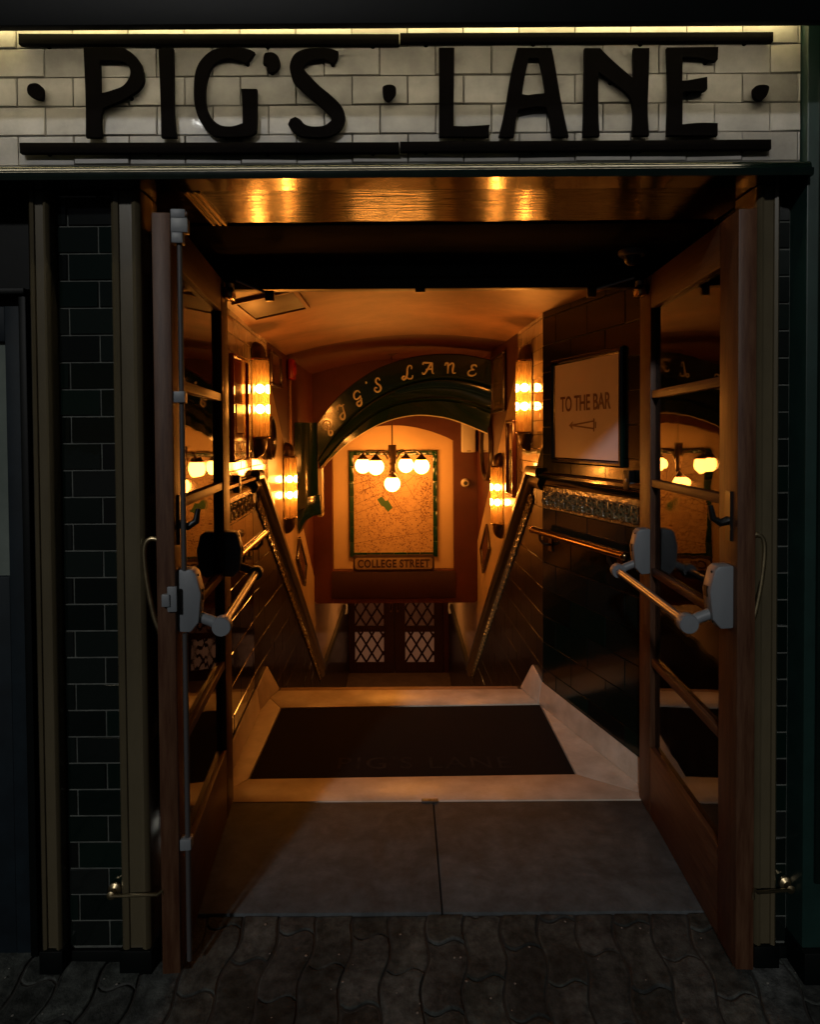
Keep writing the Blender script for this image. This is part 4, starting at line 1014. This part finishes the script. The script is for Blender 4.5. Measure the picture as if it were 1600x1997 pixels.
# green column
o = T('green_column', 'dark green painted column at the right edge', 'column', (1.116, 1.89, 0))
MB().box(0.0, .60, 0, .30, .06, 3.3).build('shaft', GREEN_COL, o, bevel=.004)
m = MB(); m.box(.030, .050, -.012, -.0005, .25, 3.2); m.box(.056, .062, -.006, -.0005, .25, 3.2); m.build('bead', GREEN_PAINT, o, bevel=.003)
MB().box(-.004, .61, -.02, .30, -.08, .0595).build('plinth', CORNICE, o, bevel=.004)
# lintel moulding
o = T('lintel_moulding', 'dark green moulded lintel between the tiled fascia and the doorway', 'lintel', (0, 1.86, 0))
pr = [(.09, SZ-.002), (.0, SZ-.002), (-.002, SZ+.006), (-.002, SZ+.018), (.006, SZ+.020), (.008, SZ+.024), (.010, SZ+.034), (.018, SZ+.042), (.030, SZ+.044), (.062, SZ+.046), (.09, SZ+.046)]
MB().loft([[(x, y, z) for y, z in pr] for x in (-2.2, 1.1155)]).build('moulding', GREEN_PAINT, o, smooth=True)
# tiled fascia
FZ0 = SZ + .030; FZ1 = 2.80
o = T('tiled_fascia', 'cream glazed brick tile band behind the big shop lettering', 'wall', (0, YF, 0))
j0 = at(145, 180, YF).x; zrow = at(400, 209.5, YF).z
m = MB(); tiles(m, -2.2, 1.115, FZ0, FZ1, .1555, .0805, ox=j0, oz=zrow - .0805*2, gap=.0026, tilt=.0016, t=.010, bev=.002); m.build('tile_field', CREAM_TILE, o)
MB().box(-2.2, 1.115, 0, .10, FZ0-.02, FZ1).build('grout_bed', GROUT_L, o)
# cornice with its hidden led strip
CZ = at(800, 47.5, 1.70).z
o = T('cornice', 'black cornice above the tiled fascia hiding a light strip', 'cornice', (0, 1.70, CZ))
MB().box(-2.3, 1.7, -.005, .018, 0, .16).build('front_lip', CORNICE, o, bevel=.002)
MB().box(-2.3, 1.7, -.08, .24, .1605, .26).build('cornice_body', CORNICE, o, bevel=.004)
MB().box(-2.3, 1.7, -.14, .24, .2605, .60).build('upper_board', CORNICE, o, bevel=.004)
MB().box(-2.1, 1.09, .028, .044, .050, .058).build('light_strip', LED, o)
MB().box(-2.1, 1.09, .188, .198, .146, .152).build('light_strip', LED2, o)
# shop window left of the entrance
wx1 = fx(60, 1.98)
o = T('shop_window', 'dark blue green shop window frame with a grey pane at the left edge', 'window', (wx1, 1.98, 0))
SH = mat('blue_black_frame_paint', (.009, .016, .022), .6, spec=.2, var=.4, vscale=9, bump=.1)
zt_ = at(30, 575, 1.98).z; zp1 = at(6, 665, 1.98).z; zp0 = at(6, 1126, 1.98).z
MB().box(-1.0, 0, .02, .06, zt_+.02, 2.205).build('upper_panel', CORNICE, o)
MB().box(-1.0, 0, -.012, .05, zt_, zt_+.018).build('head_bead', CORNICE, o, bevel=.003)
px_ = lambda p: fx(p, 1.98) - wx1
MB().box(px_(44), px_(59), .0, .06, -.05, zt_-.001).build('outer_frame', CORNICE, o, bevel=.003)
MB().box(px_(13), px_(43.5), .012, .06, -.05, zt_-.03).build('stile', SH, o, bevel=.0015)
MB().box(-1.0, px_(12.8), .013, .06, -.05, zp0).build('bottom_panel', SH, o, bevel=.004)
MB().box(-1.0, px_(12.8), .013, .06, zp1, zt_-.03).build('top_rail', SH, o, bevel=.004)
MB().box(-1.0, px_(12.8), .030, .04, zp0, zp1).build('pane', mat('grey_pane', (.16, .19, .17), .25, color2=(.10, .125, .11), vscale=3), o)
# building mass around (so nothing shows through from the side)
o = T('building_mass', 'dark upper wall of the building above and around the shopfront', 'building', (0, 2.02, 0))
m = MB(); m.box(-2.3, 1.9, .06, .8, 2.80, 3.3); m.box(-2.3, -1.06, .05, .4, -.08, 2.80); m.box(-.95, -.83, .04, .83, -.08, 2.25); m.box(1.086, 1.75, .18, .78, -.08, 2.8); m.box(-1.06, 1.09, .02, .77, 2.255, 2.80); m.box(-1.10, -.95, .84, 8.7, -2.4, 2.35); m.box(1.16, 1.25, .84, 1.85, -.3, 2.35); m.box(.93, 1.25, 1.851, 1.95, -2.4, 2.35); m.box(.93, 1.0, 1.951, 8.7, -2.4, 2.35); m.box(-1.2, 1.2, 8.7, 8.8, -2.4, 2.5)
m.build('masonry', BLACK, o)

# ---------------------------------------------------------------- the big sign lettering
YL = 1.899
sg = T('shop_lettering', "dark brown cut-out letters spelling PIG'S LANE with rails and dots on the tiled fascia", 'sign', (0, YL, 0))
def cr(ox, oy, s_): return lambda pts: [(ox + x/s_, oy + y/s_) for x, y in pts]
A, B, C, D = cr(150, 80, 5.333), cr(370, 80, 5.0), cr(840, 80, 5.517), cr(1120, 80, 5.333)
PO = [(65,65),(430,65),(520,90),(600,150),(660,230),(690,330),(690,420),(650,490),(590,540),(450,620),(290,685),(262,720),(245,800),(245,900),(255,1000),(90,1000),(90,700),(80,400)]
PH = [(235,200),(400,200),(480,215),(530,250),(552,310),(545,370),(510,430),(460,475),(380,505),(300,530),(240,540)]
IO = [(845,72),(1000,72),(1005,400),(1005,650),(1015,850),(1035,1000),(875,1000),(870,700),(860,400)]
GO = [(635,110),(580,80),(500,65),(380,62),(280,70),(200,100),(130,160),(80,230),(50,320),(40,430),(40,560),(55,660),(90,760),(150,850),(220,910),(300,930),(500,930),(600,915),(650,880),(655,750),(655,466),(500,466),(512,600),(515,800),(440,825),(380,832),(300,820),(230,770),(180,690),(155,600),(150,500),(160,400),(190,300),(230,230),(300,185),(380,165),(460,185),(520,200),(550,220)]
AP = [(735,115),(800,108),(850,135),(875,180),(875,240),(840,290),(790,305),(755,290),(755,235),(715,220),(720,150)]
SO = [(1450,100),(1380,75),(1280,68),(1150,72),(1050,105),(1000,160),(975,240),(985,320),(1020,400),(1130,510),(1250,610),(1330,680),(1385,730),(1380,775),(1320,820),(1250,832),(1180,830),(1120,810),(1080,765),(1030,738),(980,760),(958,810),(1000,870),(1060,915),(1150,932),(1300,935),(1400,910),(1470,860),(1510,780),(1510,700),(1470,620),(1380,530),(1270,440),(1180,350),(1120,280),(1105,250),(1150,205),(1220,180),(1300,172),(1360,195),(1395,220),(1440,170)]
LO = [(92,72),(258,72),(255,400),(250,700),(250,912),(400,915),(640,900),(630,950),(630,1028),(92,1025),(95,500)]
AO = [(935,72),(1305,72),(1340,250),(1400,600),(1450,850),(1490,1028),(1310,1028),(1290,870),(1260,740),(1235,705),(1120,705),(1030,720),(945,740),(920,850),(900,1028),(735,1028),(800,750),(870,350)]
AH = [(1060,182),(1165,182),(1200,300),(1235,500),(1230,560),(1120,570),(1050,580),(990,570),(1000,480),(1030,320)]
NO = [(112,72),(275,72),(310,110),(430,225),(600,370),(625,390),(620,72),(787,72),(780,400),(770,700),(785,980),(610,980),(622,800),(615,680),(590,590),(520,510),(410,430),(330,370),(262,320),(255,500),(258,800),(270,985),(95,990),(105,700),(110,400)]
EO = [(970,65),(1505,60),(1500,190),(1470,205),(1400,195),(1300,170),(1135,165),(1130,410),(1200,405),(1390,370),(1392,500),(1350,518),(1200,520),(1135,530),(1132,865),(1300,850),(1500,852),(1498,980),(970,978),(985,500)]
def corner_smooth(p, closed=True, lim=0.75):
    """round the gentle bends, keep the sharp corners"""
    n = len(p); out = []
    V = [Vector(q) for q in p]
    sharp = []
    for i in range(n):
        a, b_, c_ = V[i-1], V[i], V[(i+1) % n]; d1, d2 = (b_-a).normalized(), (c_-b_).normalized()
        sharp.append(d1.dot(d2) < lim)
    for i in range(n):
        a, b_, c_, d_ = V[i-1], V[i], V[(i+1) % n], V[(i+2) % n]
        if sharp[i]: a = b_ - (c_-b_)*.5
        if sharp[(i+1) % n]: d_ = c_ + (c_-b_)*.5
        k = 4
        for j in range(k):
            t = j/k; q_ = 0.5*((2*b_) + (c_-a)*t + (2*a-5*b_+4*c_-d_)*t*t + (3*b_-a-3*c_+d_)*t**3)
            out.append((q_.x, q_.y))
    return out
def letter(f, outl, hole=None, pins=()):
    ps = [corner_smooth(f(outl))] + ([corner_smooth(f(hole))] if hole else [])
    ws = [[(lambda q_: (q_.x, q_.z))(at(x, y, YL)) for x, y in p_] for p_ in ps]
    v_, f_ = shape_mesh(ws, .012)
    o_ = MB().add(v_, f_).build('letter', LETTER, sg)
    for pp in pins:
        x, y = f([pp])[0]; q_ = at(x, y, YL); m = MB()
        m.tube([(q_.x, .0125, q_.z), (q_.x, YF-YL-.006, q_.z)], .006, 10); m.build('standoff', LETTER, o_, smooth=True)
letter(A, PO, PH, ((150, 130), (540, 565), (170, 930))); letter(A, IO, None, ((925, 150), (950, 930)))
letter(B, GO, None, ((550, 190), (330, 905), (575, 520), (90, 450))); letter(B, AP, None, ((790, 270),))
letter(B, SO, None, ((1390, 195), (1100, 180), (1440, 820), (1030, 800)))
letter(C, LO, None, ((170, 150), (170, 960), (560, 960))); letter(C, AO, AH, ((1030, 130), (820, 970), (1400, 970), (1110, 640)))
letter(D, NO, None, ((190, 150), (400, 400), (700, 140), (180, 930), (700, 930))); letter(D, EO, None, ((1050, 120), (1400, 185), (1220, 505), (1050, 930), (1400, 950)))
for pts in ([(52,172),(57,164),(70,162),(80,168),(83,178),(82,192),(74,193),(62,189),(54,183)], [(746,172),(752,166),(764,165),(772,170),(772,181),(764,192),(757,196),(749,190)], [(1471,174),(1477,167),(1490,165),(1501,168),(1500,179),(1494,190),(1484,195),(1474,190)]):
    ps = smooth_path(pts, 4, True); cx_ = sum(p_[0] for p_ in pts)/len(pts); cy_ = sum(p_[1] for p_ in pts)/len(pts)
    v_, f_ = shape_mesh([[(lambda q_: (q_.x, q_.z))(at(x, y, YL)) for x, y in ps]], .012)
    o_ = MB().add(v_, f_).build('dot', LETTER, sg)
    q_ = at(cx_, cy_, YL); MB().tube([(q_.x, .0125, q_.z), (q_.x, YF-YL-.006, q_.z)], .006, 10).build('standoff', LETTER, o_, smooth=True)
for (xa, ya, xb, yb, th) in ((35, 75.5, 779, 76, 20), (780.5, 73, 1510, 71, 18), (37, 288, 779, 287, 20), (780.5, 285.5, 1506, 281, 19)):
    a_, b_ = at(xa, ya, YL), at(xb, yb, YL); h_ = th/FP*YL/2
    m = MB(); m.prism([(a_.x, a_.z-h_), (b_.x, b_.z-h_), (b_.x, b_.z+h_), (a_.x, a_.z+h_)], 0, .016)
    o_ = m.build('rail', LETTER, sg, bevel=.0015)
    for t in (.07, .36, .65, .93):
        q_ = a_.lerp(b_, t); MB().tube([(q_.x, .0165, q_.z-h_*.7), (q_.x, YF-YL-.006, q_.z-h_*.7)], .0065, 10).build('standoff', LETTER, o_, smooth=True)

# ---------------------------------------------------------------- cabin hooks holding the doors open
def cabin(p0, p1, label):
    o = T('cabin_hook', label, 'hook', p0); d = p1 - p0
    MB().lathe([(.019, -.004), (.019, .004), (.010, .010), (.008, .026), (.012, .030), (.004, .034)], 16, Matrix.Rotation(R(90), 4, 'X')).build('wall_plate', OLDBRASS, o, smooth=True)
    s_ = Vector((0, -.030, 0)); e = d
    MB().tube([tuple(s_), tuple(s_.lerp(e, .9)), tuple(e + Vector((0, 0, .012))), tuple(e + Vector((0, .004, -.004))), tuple(e+Vector((0, .004, -.020)))], .0050, 8).build('hook_bar', OLDBRASS, o, smooth=True)
cabin(at(224, 1734, 1.955), at(318, 1744, 1.882), 'brass cabin hook tying the left door to the tile pier')
cabin(at(1533, 1722, 1.955), at(1471, 1741, 1.880), 'brass cabin hook tying the right door to the pier by the green column')
